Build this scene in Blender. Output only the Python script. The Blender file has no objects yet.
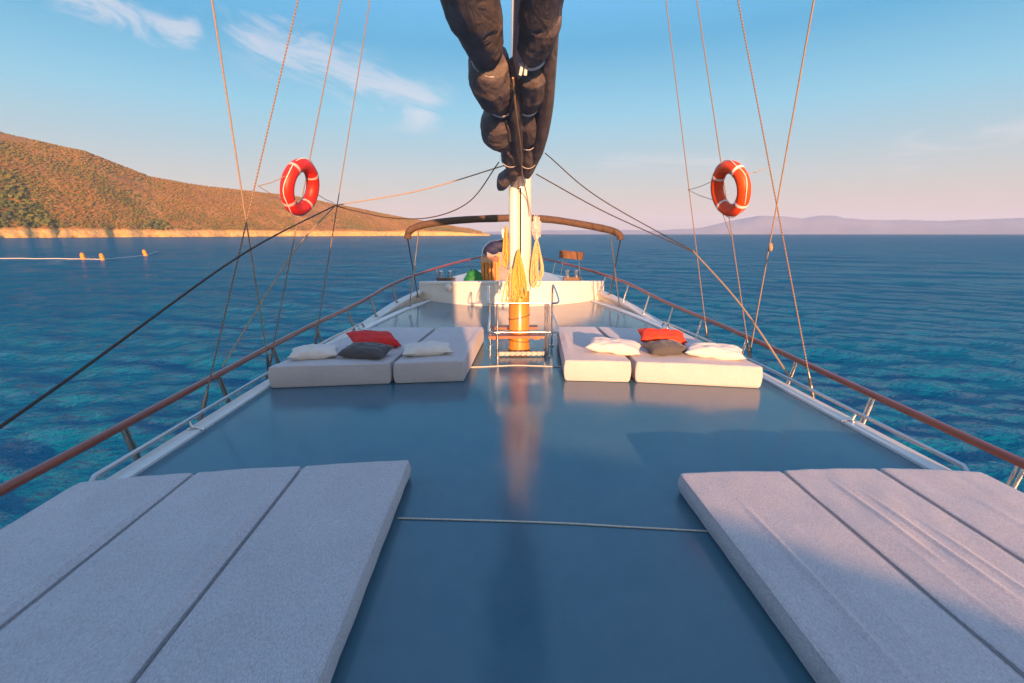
import bpy, bmesh, math, random
import numpy as np
from mathutils import Vector, Matrix, Quaternion, noise as mnoise

random.seed(7)
rng = np.random.default_rng(7)
S = bpy.context.scene
COL = S.collection
R = math.radians

# ------------------------------------------------------------------ camera
F = 480.0
TH = math.atan(107.5 / F)
PSI = math.atan(12 / F * math.cos(TH))
EYE = 1.8
cam = bpy.data.cameras.new('camera')
cam.lens = F / 1024 * 36
cam.sensor_width = 36
cam.clip_start = 0.05
cam.clip_end = 60000
camo = bpy.data.objects.new('camera', cam)
COL.objects.link(camo)
camo.location = (0, 0, EYE)
camo.rotation_euler = (math.pi / 2 - TH, 0, -PSI)
S.camera = camo

# ------------------------------------------------------------------ light
SUN_E, SUN_A = R(8.0), R(173.0)          # azimuth clockwise from +Y
sun = bpy.data.lights.new('sun', 'SUN')
sun.energy = 3.8
sun.angle = R(0.55)
sun.color = (1.0, 0.47, 0.215)
suno = bpy.data.objects.new('sun', sun)
COL.objects.link(suno)
sd = Vector((math.sin(SUN_A) * math.cos(SUN_E), math.cos(SUN_A) * math.cos(SUN_E), math.sin(SUN_E)))
suno.rotation_euler = sd.to_track_quat('Z', 'Y').to_euler()
suno.location = (4, -20, 12)

S.view_settings.view_transform = 'Standard'
S.view_settings.look = 'None'
S.view_settings.gamma = 1
S.view_settings.exposure = 2.0
S.view_settings.use_curve_mapping = False
S.render.engine = 'CYCLES'
S.cycles.use_denoising = True
S.cycles.max_bounces = 8
S.cycles.volume_bounces = 1
S.cycles.caustics_reflective = False
S.cycles.caustics_refractive = False


class NT:
    """small helper to write node trees"""
    def __init__(self, tree):
        self.t = tree
        self.t.nodes.clear()

    def n(self, typ, ins=None, **props):
        nd = self.t.nodes.new(typ)
        for k, v in props.items():
            setattr(nd, k, v)
        for k, v in (ins or {}).items():
            self.set(nd.inputs[k], v)
        return nd

    def set(self, sock, v):
        if isinstance(v, bpy.types.NodeSocket):
            self.t.links.new(v, sock)
        elif isinstance(v, bpy.types.Node):
            self.t.links.new(v.outputs[0], sock)
        else:
            if isinstance(v, tuple) and len(v) == 3 and sock.type == 'RGBA':
                v = (*v, 1)
            sock.default_value = v

    def m(self, op, a, b=0.0, c=None, clamp=False):
        ins = {0: a, 1: b}
        if c is not None:
            ins[2] = c
        return self.n('ShaderNodeMath', ins, operation=op, use_clamp=clamp).outputs[0]

    def mix(self, f, a, b, blend='MIX'):
        nd = self.t.nodes.new('ShaderNodeMix')
        nd.data_type = 'RGBA'
        nd.blend_type = blend
        self.set(nd.inputs[0], f)
        self.set(nd.inputs[6], a)
        self.set(nd.inputs[7], b)
        return nd.outputs[2]

    def ramp(self, f, stops, interp='LINEAR'):
        nd = self.t.nodes.new('ShaderNodeValToRGB')
        cr = nd.color_ramp
        cr.interpolation = interp
        while len(cr.elements) < len(stops):
            cr.elements.new(0.5)
        for e, (p, c) in zip(cr.elements, stops):
            e.position = p
            e.color = (*c, 1) if len(c) == 3 else c
        self.set(nd.inputs[0], f)
        return nd.outputs[0]

    def smooth(self, x, a, b):
        nd = self.t.nodes.new('ShaderNodeMapRange')
        nd.interpolation_type = 'SMOOTHSTEP'
        self.set(nd.inputs[0], x)
        self.set(nd.inputs[1], a)
        self.set(nd.inputs[2], b)
        return nd.outputs[0]


def cray(px, py):
    a = (px - 512) / F
    b = (341.5 - py) / F
    y = math.cos(TH) + b * math.sin(TH)
    z = -math.sin(TH) + b * math.cos(TH)
    c, s = math.cos(PSI), math.sin(PSI)
    return Vector((a * c + y * s, -a * s + y * c, z))


def at_z(px, py, z):
    r = cray(px, py)
    return Vector((0, 0, EYE)) + r * ((z - EYE) / r.z)


def at_y(px, py, y):
    r = cray(px, py)
    return Vector((0, 0, EYE)) + r * (y / r.y)


# ------------------------------------------------------------------ sky
W = bpy.data.worlds.new('World')
S.world = W
W.use_nodes = True
t = NT(W.node_tree)
sky = t.n('ShaderNodeTexSky', sky_type='NISHITA')
sky.sun_disc = False
sky.sun_elevation = SUN_E
sky.sun_rotation = SUN_A
sky.altitude = 0
sky.air_density = 1.0
sky.dust_density = 1.4
sky.ozone_density = 2.0
tc = t.n('ShaderNodeTexCoord')
sep = t.n('ShaderNodeSeparateXYZ', {0: tc.outputs['Generated']})
dx, dy, dz = sep.outputs
# dusk glow low over the sea, opposite the sun, and a clear blue above it
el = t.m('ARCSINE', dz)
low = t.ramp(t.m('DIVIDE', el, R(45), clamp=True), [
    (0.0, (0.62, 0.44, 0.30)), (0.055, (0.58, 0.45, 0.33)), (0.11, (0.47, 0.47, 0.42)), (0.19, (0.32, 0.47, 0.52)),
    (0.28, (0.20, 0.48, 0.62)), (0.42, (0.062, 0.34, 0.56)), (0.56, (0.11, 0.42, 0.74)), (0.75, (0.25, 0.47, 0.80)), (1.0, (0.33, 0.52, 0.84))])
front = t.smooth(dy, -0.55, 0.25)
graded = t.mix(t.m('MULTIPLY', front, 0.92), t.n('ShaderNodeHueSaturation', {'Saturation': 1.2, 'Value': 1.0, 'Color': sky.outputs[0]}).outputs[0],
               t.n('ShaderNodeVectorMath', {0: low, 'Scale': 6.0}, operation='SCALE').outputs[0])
# thin streaks of cirrus
u = t.m('DIVIDE', dx, t.m('MAXIMUM', dy, 0.05))
v = t.m('DIVIDE', dz, t.m('MAXIMUM', dy, 0.05))


def uv_of(px, py):
    r = cray(px, py)
    return r.x / r.y, r.z / r.y


def streak(p0, p1, wid, seed, thr, scale=(5.0, 22.0)):
    (u0, v0), (u1, v1) = uv_of(*p0), uv_of(*p1)
    L = math.hypot(u1 - u0, v1 - v0)
    cx, sx = (u1 - u0) / L, (v1 - v0) / L
    a = t.m('ADD', t.m('MULTIPLY', t.m('SUBTRACT', u, u0), cx), t.m('MULTIPLY', t.m('SUBTRACT', v, v0), sx))
    b = t.m('SUBTRACT', t.m('MULTIPLY', t.m('SUBTRACT', v, v0), cx), t.m('MULTIPLY', t.m('SUBTRACT', u, u0), sx))
    co = t.n('ShaderNodeCombineXYZ', {0: t.m('MULTIPLY', a, scale[0]), 1: t.m('MULTIPLY', b, scale[1]), 2: seed})
    nz = t.n('ShaderNodeTexNoise', {'Vector': co.outputs[0], 'Scale': 1.0, 'Detail': 9.0, 'Roughness': 0.68, 'Distortion': 1.1}).outputs[0]
    along = t.m('MULTIPLY', t.smooth(a, -0.02, 0.22 * L), t.m('SUBTRACT', 1.0, t.smooth(a, 0.86 * L, L * 1.03)))
    across = t.m('SUBTRACT', 1.0, t.smooth(t.m('ABSOLUTE', b), 0.0, wid))
    mask = t.m('MULTIPLY', along, across)
    return t.m('MULTIPLY', mask, t.smooth(t.m('ADD', nz, t.m('MULTIPLY', mask, 0.24)), thr, thr + 0.26))


c1 = streak((30, -22), (212, 42), 0.075, 3.1, 0.56, (7.0, 26.0))
c2 = streak((205, 14), (455, 120), 0.10, 8.4, 0.56, (5.5, 17.0))
c3 = streak((575, 160), (760, 163), 0.030, 5.0, 0.56, (4.0, 40.0))
c4 = streak((860, 160), (1090, 120), 0.075, 6.3, 0.58, (3.0, 18.0))
cl = t.m('ADD', t.m('ADD', t.m('MULTIPLY', c1, 0.50), t.m('MULTIPLY', c2, 0.50)), t.m('ADD', t.m('MULTIPLY', c3, 0.25), t.m('MULTIPLY', c4, 0.3)), clamp=True)
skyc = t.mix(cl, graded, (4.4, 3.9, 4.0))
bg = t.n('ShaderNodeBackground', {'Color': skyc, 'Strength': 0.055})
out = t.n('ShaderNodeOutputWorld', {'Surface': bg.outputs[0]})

# ------------------------------------------------------------------ materials
MATS = {}


def new_mat(name):
    m = bpy.data.materials.new(name)
    m.use_nodes = True
    t = NT(m.node_tree)
    b = t.n('ShaderNodeBsdfPrincipled')
    o = t.n('ShaderNodeOutputMaterial', {'Surface': b.outputs[0]})
    MATS[name] = m
    return m, t, b, o


def plain(name, col, rough=0.5, metal=0.0, var=0.12, scale=9.0, bump=0.0, bscale=60.0, coat=0.0):
    m, t, b, o = new_mat(name)
    tc = t.n('ShaderNodeTexCoord')
    nz = t.n('ShaderNodeTexNoise', {'Vector': tc.outputs['Object'], 'Scale': scale, 'Detail': 5.0, 'Roughness': 0.6})
    lo = tuple(c * (1 - var) for c in col)
    hi = tuple(min(1, c * (1 + var)) for c in col)
    t.set(b.inputs['Base Color'], t.ramp(nz.outputs[0], [(0.3, lo), (0.7, hi)]))
    b.inputs['Metallic'].default_value = metal
    t.set(b.inputs['Roughness'], t.m('ADD', t.m('MULTIPLY', nz.outputs[0], 0.16), rough - 0.08))
    if coat:
        b.inputs['Coat Weight'].default_value = coat
        b.inputs['Coat Roughness'].default_value = 0.08
    if bump:
        n2 = t.n('ShaderNodeTexNoise', {'Vector': tc.outputs['Object'], 'Scale': bscale, 'Detail': 3.0})
        bp = t.n('ShaderNodeBump', {'Height': n2.outputs[0], 'Strength': bump, 'Distance': 0.01})
        t.set(b.inputs['Normal'], bp.outputs[0])
    return m


plain('white_gelcoat', (0.68, 0.66, 0.62), 0.30, var=0.05, scale=3.0, bump=0.08, bscale=14)
plain('cap_paint', (0.66, 0.62, 0.58), 0.38, var=0.10, scale=4.0)
plain('strip_paint', (0.72, 0.74, 0.74), 0.35, var=0.06)
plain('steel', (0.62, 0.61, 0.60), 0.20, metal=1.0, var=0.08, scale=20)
plain('dull_shaded_steel', (0.24, 0.22, 0.21), 0.38, metal=1.0, var=0.15, scale=20)  # dull fittings, darkened for the shade on the port posts
m, t, b, o = new_mat('sail_cover')
tc = t.n('ShaderNodeTexCoord')
mp = t.n('ShaderNodeMapping', {'Vector': tc.outputs['Object'], 'Scale': (11, 2.6, 11)})
n1 = t.n('ShaderNodeTexNoise', {'Vector': mp.outputs[0], 'Scale': 1.0, 'Detail': 5.0, 'Roughness': 0.55, 'Distortion': 0.8})
n2 = t.n('ShaderNodeTexNoise', {'Vector': tc.outputs['Object'], 'Scale': 7.0, 'Detail': 4.0})
t.set(b.inputs['Base Color'], t.ramp(n2.outputs[0], [(0.3, (0.130, 0.114, 0.114)), (0.7, (0.200, 0.176, 0.174))]))
b.inputs['Roughness'].default_value = 0.88
b.inputs['Specular IOR Level'].default_value = 0.25
bp = t.n('ShaderNodeBump', {'Height': n1.outputs[0], 'Strength': 0.42, 'Distance': 0.05})
t.set(b.inputs['Normal'], bp.outputs[0])
plain('tape_white', (0.74, 0.72, 0.70), 0.7, var=0.1)
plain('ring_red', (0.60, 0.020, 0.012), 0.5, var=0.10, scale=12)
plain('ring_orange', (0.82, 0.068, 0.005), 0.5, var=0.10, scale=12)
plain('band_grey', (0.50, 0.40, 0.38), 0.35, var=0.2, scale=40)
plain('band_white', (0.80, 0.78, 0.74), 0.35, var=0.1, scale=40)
plain('awning', (0.088, 0.054, 0.038), 0.85, var=0.25, scale=14, bump=0.5, bscale=18)
plain('rope_light', (0.34, 0.25, 0.165), 0.8, var=0.2, scale=60)
plain('rope_yellow', (0.54, 0.35, 0.08), 0.8, var=0.25, scale=60)
plain('rope_cream', (0.56, 0.42, 0.22), 0.8, var=0.3, scale=60)
plain('rope_dark', (0.045, 0.035, 0.032), 0.8, var=0.3, scale=60)
plain('pillow_white', (0.66, 0.63, 0.60), 0.85, var=0.08, scale=8, bump=0.25, bscale=20)
plain('pillow_red', (0.62, 0.018, 0.018), 0.8, var=0.12, scale=8, bump=0.25, bscale=20)
plain('pillow_orange', (0.74, 0.050, 0.014), 0.8, var=0.12, scale=8, bump=0.25, bscale=20)
plain('crate_wood', (0.52, 0.20, 0.045), 0.6, var=0.25, scale=14)
plain('green_net', (0.010, 0.16, 0.035), 0.7, var=0.45, scale=20, bump=0.8, bscale=26)
plain('navy_cloth', (0.012, 0.018, 0.075), 0.7, var=0.3, scale=10, bump=0.4, bscale=12)
plain('yellow_paint', (0.72, 0.40, 0.02), 0.45, var=0.15)
plain('buoy_yellow', (0.72, 0.25, 0.03), 0.45, var=0.15, scale=3)
plain('tube_steel', (0.45, 0.45, 0.46), 0.28, metal=1.0, var=0.06, scale=1.5)
plain('boom_shade_grey', (0.36, 0.35, 0.36), 0.45, var=0.1)  # strip paint greyed: the boom's shade is put into its colour
plain('cord_white', (0.62, 0.57, 0.50), 0.8, var=0.15, scale=60)
plain('foot_grey', (0.38, 0.38, 0.38), 0.55, var=0.2)
plain('windlass_grey', (0.20, 0.20, 0.21), 0.6, var=0.2)
plain('iron_brown', (0.10, 0.055, 0.035), 0.6, var=0.3)
plain('plastic_bag', (0.46, 0.41, 0.40), 0.35, var=0.1, scale=8, bump=0.6, bscale=20)
plain('slot_shade_paint', (0.02, 0.02, 0.02), 0.6)  # near black, paints the shade inside the mast slot
plain('window_glass', (0.03, 0.04, 0.05), 0.08, var=0.1)


def wood(name, a, bcol, rough, coat, axis='Y', sc=2.0):
    m, t, b, o = new_mat(name)
    tc = t.n('ShaderNodeTexCoord')
    s = {'X': (0.6, 14, 14), 'Y': (14, 0.6, 14), 'Z': (14, 14, 0.6)}[axis]
    mp = t.n('ShaderNodeMapping', {'Vector': tc.outputs['Object'], 'Scale': s})
    nz = t.n('ShaderNodeTexNoise', {'Vector': mp.outputs[0], 'Scale': sc, 'Detail': 7.0, 'Roughness': 0.65, 'Distortion': 0.6})
    t.set(b.inputs['Base Color'], t.ramp(nz.outputs[0], [(0.28, a), (0.72, bcol)]))
    b.inputs['Roughness'].default_value = rough
    b.inputs['Coat Weight'].default_value = coat
    b.inputs['Coat Roughness'].default_value = 0.12
    bp = t.n('ShaderNodeBump', {'Height': nz.outputs[0], 'Strength': 0.15, 'Distance': 0.004})
    t.set(b.inputs['Normal'], bp.outputs[0])


wood('rail_wood', (0.14, 0.018, 0.008), (0.30, 0.052, 0.018), 0.30, 0.5, 'Y')
wood('mast_wood', (0.42, 0.16, 0.014), (0.62, 0.27, 0.028), 0.35, 0.5, 'Z', 1.2)
wood('plank_wood', (0.20, 0.065, 0.025), (0.36, 0.13, 0.05), 0.5, 0.1, 'X')
wood('sign_wood', (0.10, 0.045, 0.018), (0.22, 0.095, 0.038), 0.5, 0.1, 'X')

# deck paint: blue grey, glossy, faint scuffs
m, t, b, o = new_mat('deck_paint')
tc = t.n('ShaderNodeTexCoord')
n1 = t.n('ShaderNodeTexNoise', {'Vector': tc.outputs['Object'], 'Scale': 1.1, 'Detail': 6.0, 'Roughness': 0.6})
n2 = t.n('ShaderNodeTexNoise', {'Vector': tc.outputs['Object'], 'Scale': 9.0, 'Detail': 6.0, 'Roughness': 0.7})
mx = t.m('ADD', t.m('MULTIPLY', n1.outputs[0], 0.7), t.m('MULTIPLY', n2.outputs[0], 0.3))
t.set(b.inputs['Base Color'], t.ramp(mx, [(0.32, (0.046, 0.130, 0.186)), (0.68, (0.074, 0.162, 0.222))]))
t.set(b.inputs['Roughness'], t.ramp(mx, [(0.3, (0.11,) * 3), (0.7, (0.21,) * 3)]))
b.inputs['IOR'].default_value = 1.42
n3 = t.n('ShaderNodeTexNoise', {'Vector': tc.outputs['Object'], 'Scale': 3.0, 'Detail': 3.0})
bp = t.n('ShaderNodeBump', {'Height': n3.outputs[0], 'Strength': 0.05, 'Distance': 0.008})
t.set(b.inputs['Normal'], bp.outputs[0])

# heathered cushion cloth


def cloth(name, dark, light):
    m, t, b, o = new_mat(name)
    tc = t.n('ShaderNodeTexCoord')
    n1 = t.n('ShaderNodeTexNoise', {'Vector': tc.outputs['Object'], 'Scale': 330.0, 'Detail': 2.0, 'Roughness': 0.75})
    mp = t.n('ShaderNodeMapping', {'Vector': tc.outputs['Object'], 'Scale': (420, 60, 420)})
    n2 = t.n('ShaderNodeTexNoise', {'Vector': mp.outputs[0], 'Scale': 1.0, 'Detail': 2.0})
    n3 = t.n('ShaderNodeTexNoise', {'Vector': tc.outputs['Object'], 'Scale': 4.0, 'Detail': 5.0})
    f = t.m('ADD', t.m('MULTIPLY', n1.outputs[0], 0.56), t.m('ADD', t.m('MULTIPLY', n2.outputs[0], 0.38), t.m('MULTIPLY', n3.outputs[0], 0.06)))
    t.set(b.inputs['Base Color'], t.ramp(f, [(0.40, dark), (0.60, light)]))
    b.inputs['Roughness'].default_value = 0.9
    b.inputs['Sheen Weight'].default_value = 0.15
    b.inputs['Sheen Roughness'].default_value = 0.5
    bp = t.n('ShaderNodeBump', {'Height': f, 'Strength': 0.3, 'Distance': 0.002})
    n4 = t.n('ShaderNodeTexNoise', {'Vector': t.n('ShaderNodeMapping', {'Vector': tc.outputs['Object'], 'Scale': (16, 2.0, 16)}).outputs[0], 'Scale': 1.0, 'Detail': 3.0})
    bp2 = t.n('ShaderNodeBump', {'Height': n4.outputs[0], 'Strength': 0.12, 'Distance': 0.02, 'Normal': bp.outputs[0]})
    t.set(b.inputs['Normal'], bp2.outputs[0])


cloth('mattress_cloth', (0.295, 0.285, 0.31), (0.65, 0.62, 0.65))
cloth('pillow_dark', (0.030, 0.032, 0.038), (0.105, 0.105, 0.115))

# twisted rigging rope
m, t, b, o = new_mat('rope_twist')
tc = t.n('ShaderNodeTexCoord')
wv = t.n('ShaderNodeTexWave', {'Vector': tc.outputs['Object'], 'Scale': 9.0, 'Distortion': 0.8}, bands_direction='Z')
t.set(b.inputs['Base Color'], t.ramp(wv.outputs[0], [(0.25, (0.14, 0.10, 0.075)), (0.75, (0.27, 0.195, 0.135))]))
b.inputs['Roughness'].default_value = 0.75

# sea
m, t, b, o = new_mat('sea_water')
tc = t.n('ShaderNodeTexCoord')
P = tc.outputs['Object']
n1 = t.n('ShaderNodeTexNoise', {'Vector': P, 'Scale': 0.045, 'Detail': 4.0})
water_col = t.ramp(n1.outputs[0], [(0.30, (0.0003, 0.116, 0.218)), (0.70, (0.0006, 0.146, 0.238))])


def wav(sx, sy, det, seed):
    mp = t.n('ShaderNodeMapping', {'Vector': P, 'Scale': (sx, sy, 1), 'Location': (seed, seed * 2, 0), 'Rotation': (0, 0, R(-12))})
    return t.n('ShaderNodeTexNoise', {'Vector': mp.outputs[0], 'Scale': 1.0, 'Detail': det, 'Roughness': 0.6}).outputs[0]


b1 = t.n('ShaderNodeBump', {'Height': wav(0.45, 0.70, 3, 1.3), 'Strength': 1.0, 'Distance': 0.12})
b2 = t.n('ShaderNodeBump', {'Height': wav(1.8, 2.9, 5, 4.7), 'Strength': 1.0, 'Distance': 0.27, 'Normal': b1.outputs[0]})
b3 = t.n('ShaderNodeBump', {'Height': wav(5.0, 8.5, 4, 7.7), 'Strength': 1.0, 'Distance': 0.095, 'Normal': b2.outputs[0]})
t.t.nodes.remove(b)
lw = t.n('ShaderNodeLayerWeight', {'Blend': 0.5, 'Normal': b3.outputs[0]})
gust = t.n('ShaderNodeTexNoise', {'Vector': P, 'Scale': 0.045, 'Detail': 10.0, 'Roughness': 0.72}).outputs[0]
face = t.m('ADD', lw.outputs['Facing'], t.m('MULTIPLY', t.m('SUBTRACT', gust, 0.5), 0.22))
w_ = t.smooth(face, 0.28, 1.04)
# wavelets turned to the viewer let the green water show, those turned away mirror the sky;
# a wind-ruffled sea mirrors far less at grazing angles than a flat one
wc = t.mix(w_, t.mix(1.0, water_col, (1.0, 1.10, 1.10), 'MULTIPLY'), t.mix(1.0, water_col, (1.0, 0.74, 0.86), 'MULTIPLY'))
dif = t.n('ShaderNodeBsdfDiffuse', {'Color': wc, 'Normal': b2.outputs[0]})
glo = t.n('ShaderNodeBsdfGlossy', {'Color': (0.80, 0.93, 1.0), 'Roughness': 0.06, 'Normal': b3.outputs[0]})
t.set(o.inputs['Surface'], t.n('ShaderNodeMixShader', {0: t.m('MULTIPLY', w_, 0.30), 1: dif.outputs[0], 2: glo.outputs[0]}).outputs[0])

# hillside soil and shore rock
m, t, b, o = new_mat('hill_soil')
geo = t.n('ShaderNodeNewGeometry')
pos = t.n('ShaderNodeSeparateXYZ', {0: geo.outputs['Position']})
n1 = t.n('ShaderNodeTexNoise', {'Vector': geo.outputs['Position'], 'Scale': 0.03, 'Detail': 8.0, 'Roughness': 0.65})
n2 = t.n('ShaderNodeTexNoise', {'Vector': geo.outputs['Position'], 'Scale': 0.16, 'Detail': 6.0, 'Roughness': 0.7})
soil = t.ramp(n1.outputs[0], [(0.3, (0.22, 0.095, 0.012)), (0.5, (0.34, 0.160, 0.022)), (0.72, (0.48, 0.27, 0.07))])
rock = t.ramp(n2.outputs[0], [(0.30, (0.30, 0.14, 0.03)), (0.48, (0.66, 0.42, 0.13)), (0.7, (0.76, 0.54, 0.22))])
hgt = t.m('ADD', pos.outputs[2], t.m('MULTIPLY', n2.outputs[0], 7.0))
t.set(b.inputs['Base Color'], t.mix(t.smooth(hgt, 8.5, 12.5), rock, soil))
b.inputs['Roughness'].default_value = 0.95
bp = t.n('ShaderNodeBump', {'Height': n2.outputs[0], 'Strength': 1.0, 'Distance': 4.0})
t.set(b.inputs['Normal'], bp.outputs[0])

m, t, b, o = new_mat('scrub_leaf')
geo = t.n('ShaderNodeNewGeometry')
n1 = t.n('ShaderNodeTexNoise', {'Vector': geo.outputs['Position'], 'Scale': 0.012, 'Detail': 4.0})
n2 = t.n('ShaderNodeTexNoise', {'Vector': geo.outputs['Position'], 'Scale': 0.35, 'Detail': 3.0, 'Roughness': 0.7})
at = t.n('ShaderNodeAttribute', attribute_name='tone')
f = t.m('ADD', t.m('MULTIPLY', at.outputs['Fac'], 0.72), t.m('MULTIPLY', n2.outputs[0], 0.28))
t.set(b.inputs['Base Color'], t.ramp(f, [(0.06, (0.016, 0.030, 0.003)), (0.32, (0.105, 0.125, 0.006)), (0.60, (0.130, 0.104, 0.008)), (0.9, (0.27, 0.140, 0.018))]))
b.inputs['Roughness'].default_value = 0.9

plain('hazed_rock', (0.15, 0.155, 0.18), 0.95, var=0.3, scale=0.002)  # rock grey tinted bluish, some distance haze put into the colour


# ------------------------------------------------------------------ mesh helpers
def wloc(p):
    v = Vector((0, 0, 0))
    while p is not None:
        v += p.location
        p = p.parent
    return v


class MB:
    def __init__(self):
        self.v, self.f = [], []

    def add(self, vs, fs):
        k = len(self.v)
        self.v += [Vector(p) for p in vs]
        self.f += [[i + k for i in q] for q in fs]
        return self

    def box(self, c, s, rot=None, taper=1.0):
        c = Vector(c)
        vs = []
        for z in (-.5, .5):
            k = taper if z > 0 else 1
            for x, y in ((-.5, -.5), (.5, -.5), (.5, .5), (-.5, .5)):
                p = Vector((x * s[0] * k, y * s[1] * k, z * s[2]))
                if rot is not None:
                    p = rot @ p
                vs.append(c + p)
        return self.add(vs, [(3, 2, 1, 0), (4, 5, 6, 7), (0, 1, 5, 4), (1, 2, 6, 5), (2, 3, 7, 6), (3, 0, 4, 7)])

    def tube(self, path, rad, n=8, closed=False, cap=True):
        P = [Vector(p) for p in path]
        m = len(P)
        rads = rad if isinstance(rad, (list, tuple)) else [rad] * m
        T = []
        for i in range(m):
            if closed:
                d = P[(i + 1) % m] - P[i - 1]
            else:
                d = P[min(i + 1, m - 1)] - P[max(i - 1, 0)]
            T.append(d.normalized())
        up = Vector((0, 0, 1)) if abs(T[0].z) < .9 else Vector((1, 0, 0))
        nrm = (up - T[0] * up.dot(T[0])).normalized()
        vs = []
        for i in range(m):
            nrm = (nrm - T[i] * nrm.dot(T[i])).normalized()
            bi = T[i].cross(nrm)
            for k in range(n):
                a = 2 * math.pi * k / n
                vs.append(P[i] + (nrm * math.cos(a) + bi * math.sin(a)) * rads[i])
        fs = []
        for i in range(m if closed else m - 1):
            j = (i + 1) % m
            for k in range(n):
                l = (k + 1) % n
                fs.append((i * n + k, i * n + l, j * n + l, j * n + k))
        if cap and not closed:
            fs.append(tuple(range(n - 1, -1, -1)))
            fs.append(tuple((m - 1) * n + k for k in range(n)))
        return self.add(vs, fs)

    def lathe(self, c, prof, n=16, axis=None):
        c = Vector(c)
        q = Vector((0, 0, 1)).rotation_difference(Vector(axis)) if axis is not None else Quaternion()
        vs, fs = [], []
        for r, z in prof:
            for k in range(n):
                a = 2 * math.pi * k / n
                vs.append(c + q @ Vector((r * math.cos(a), r * math.sin(a), z)))
        for i in range(len(prof) - 1):
            for k in range(n):
                l = (k + 1) % n
                fs.append((i * n + k, i * n + l, (i + 1) * n + l, (i + 1) * n + k))
        fs.append(tuple(range(n - 1, -1, -1)))
        fs.append(tuple((len(prof) - 1) * n + k for k in range(n)))
        return self.add(vs, fs)

    def build(self, name, mat, parent=None, smooth=True, loc=None, sharp=True):
        off = wloc(parent) if parent is not None else Vector(loc or (0, 0, 0))
        me = bpy.data.meshes.new(name)
        me.from_pydata([tuple(p - off) for p in self.v], [], self.f)
        me.materials.append(MATS[mat])
        if smooth:
            me.polygons.foreach_set('use_smooth', [True] * len(me.polygons))
            if sharp:
                me.set_sharp_from_angle(angle=R(42))
        me.update()
        o = bpy.data.objects.new(name, me)
        COL.objects.link(o)
        if parent is not None:
            o.parent = parent
        elif loc is not None:
            o.location = loc
        return o


def tag(o, label=None, cat=None, group=None, kind=None):
    if label:
        o['label'] = label
    if cat:
        o['category'] = cat
    if group:
        o['group'] = group
    if kind:
        o['kind'] = kind
    return o


def thing(name, loc, label, cat, group=None):
    o = bpy.data.objects.new(name, None)
    o.empty_display_size = 0.1
    COL.objects.link(o)
    o.location = loc
    return tag(o, label, cat, group)


def catmull(pts, n=8):
    P = [Vector(p) for p in pts]
    P = [P[0] * 2 - P[1]] + P + [P[-1] * 2 - P[-2]]
    o = []
    for i in range(1, len(P) - 2):
        for k in range(n):
            s = k / n
            a, b, c, d = P[i - 1], P[i], P[i + 1], P[i + 2]
            o.append(0.5 * ((2 * b) + (c - a) * s + (2 * a - 5 * b + 4 * c - d) * s * s + (3 * b - a - 3 * c + d) * s ** 3))
    o.append(P[-2])
    return o


def interp(tab, y):
    xs = [p[0] for p in tab]
    ys = [p[1] for p in tab]
    return float(np.interp(y, xs, ys))


# ------------------------------------------------------------------ sea, hill, mountains, haze
SEA = -2.0


def fast_mesh(name, verts, faces, mat, smooth=True, tone=None):
    verts = np.asarray(verts, np.float32)
    faces = np.asarray(faces, np.int32)
    me = bpy.data.meshes.new(name)
    me.vertices.add(len(verts))
    me.vertices.foreach_set('co', verts.ravel())
    nf, k = faces.shape
    me.loops.add(nf * k)
    me.loops.foreach_set('vertex_index', faces.ravel())
    me.polygons.add(nf)
    me.polygons.foreach_set('loop_start', np.arange(0, nf * k, k, dtype=np.int32))
    me.polygons.foreach_set('use_smooth', np.full(nf, smooth, dtype=bool))
    if tone is not None:
        at = me.attributes.new('tone', 'FLOAT', 'POINT')
        at.data.foreach_set('value', np.asarray(tone, np.float32))
    me.update(calc_edges=True)
    me.validate()
    me.materials.append(MATS[mat])
    o = bpy.data.objects.new(name, me)
    COL.objects.link(o)
    return o


NR, NA = 470, 900
rr = np.concatenate([[0.5], np.geomspace(3.0, 6500.0, NR - 1)])
aa = np.linspace(0, 2 * np.pi, NA, endpoint=False)
RR, AA = np.meshgrid(rr, aa, indexing='ij')
X, Y = RR * np.sin(AA), RR * np.cos(AA)
Z = np.zeros_like(X)
for i in range(46):
    lam = 0.7 * (1.13 ** i) if i < 24 else rng.uniform(1.2, 14)
    th = rng.normal(R(78), R(40))
    kx, ky = np.cos(th) * 2 * np.pi / lam, np.sin(th) * 2 * np.pi / lam
    amp = 0.0075 * lam ** 0.62 * rng.uniform(0.6, 1.2) * (1.7 if lam < 3 else 0.45)
    cell = np.maximum(RR * 2 * np.pi / NA, RR * 0.0165)
    fade = np.clip((lam / cell - 2.0) / 3.0, 0, 1)
    ph = rng.uniform(0, 6.28)
    s = np.sin(kx * X + ky * Y + ph + 0.7 * np.sin(X / (lam * 5.1) + ph))
    Z += amp * fade * (s + 0.25 * np.cos(2 * (kx * X + ky * Y + ph)))
Z += SEA
V = np.stack([X, Y, Z], -1).reshape(-1, 3)
I = np.arange(NR * NA).reshape(NR, NA)
Jn = np.roll(I, -1, axis=1)
faces = np.stack([I[:-1], I[1:], Jn[1:], Jn[:-1]], -1).reshape(-1, 4)
sea = fast_mesh('sea', V, faces, 'sea_water')
tag(sea, kind='structure')


def fbm(x, y, s, octv=5, seed=0.0):
    return sum(mnoise.noise(Vector((x / s * 2 ** o + seed, y / s * 2 ** o - seed, seed * .37))) * 0.55 ** o for o in range(octv))


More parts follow.
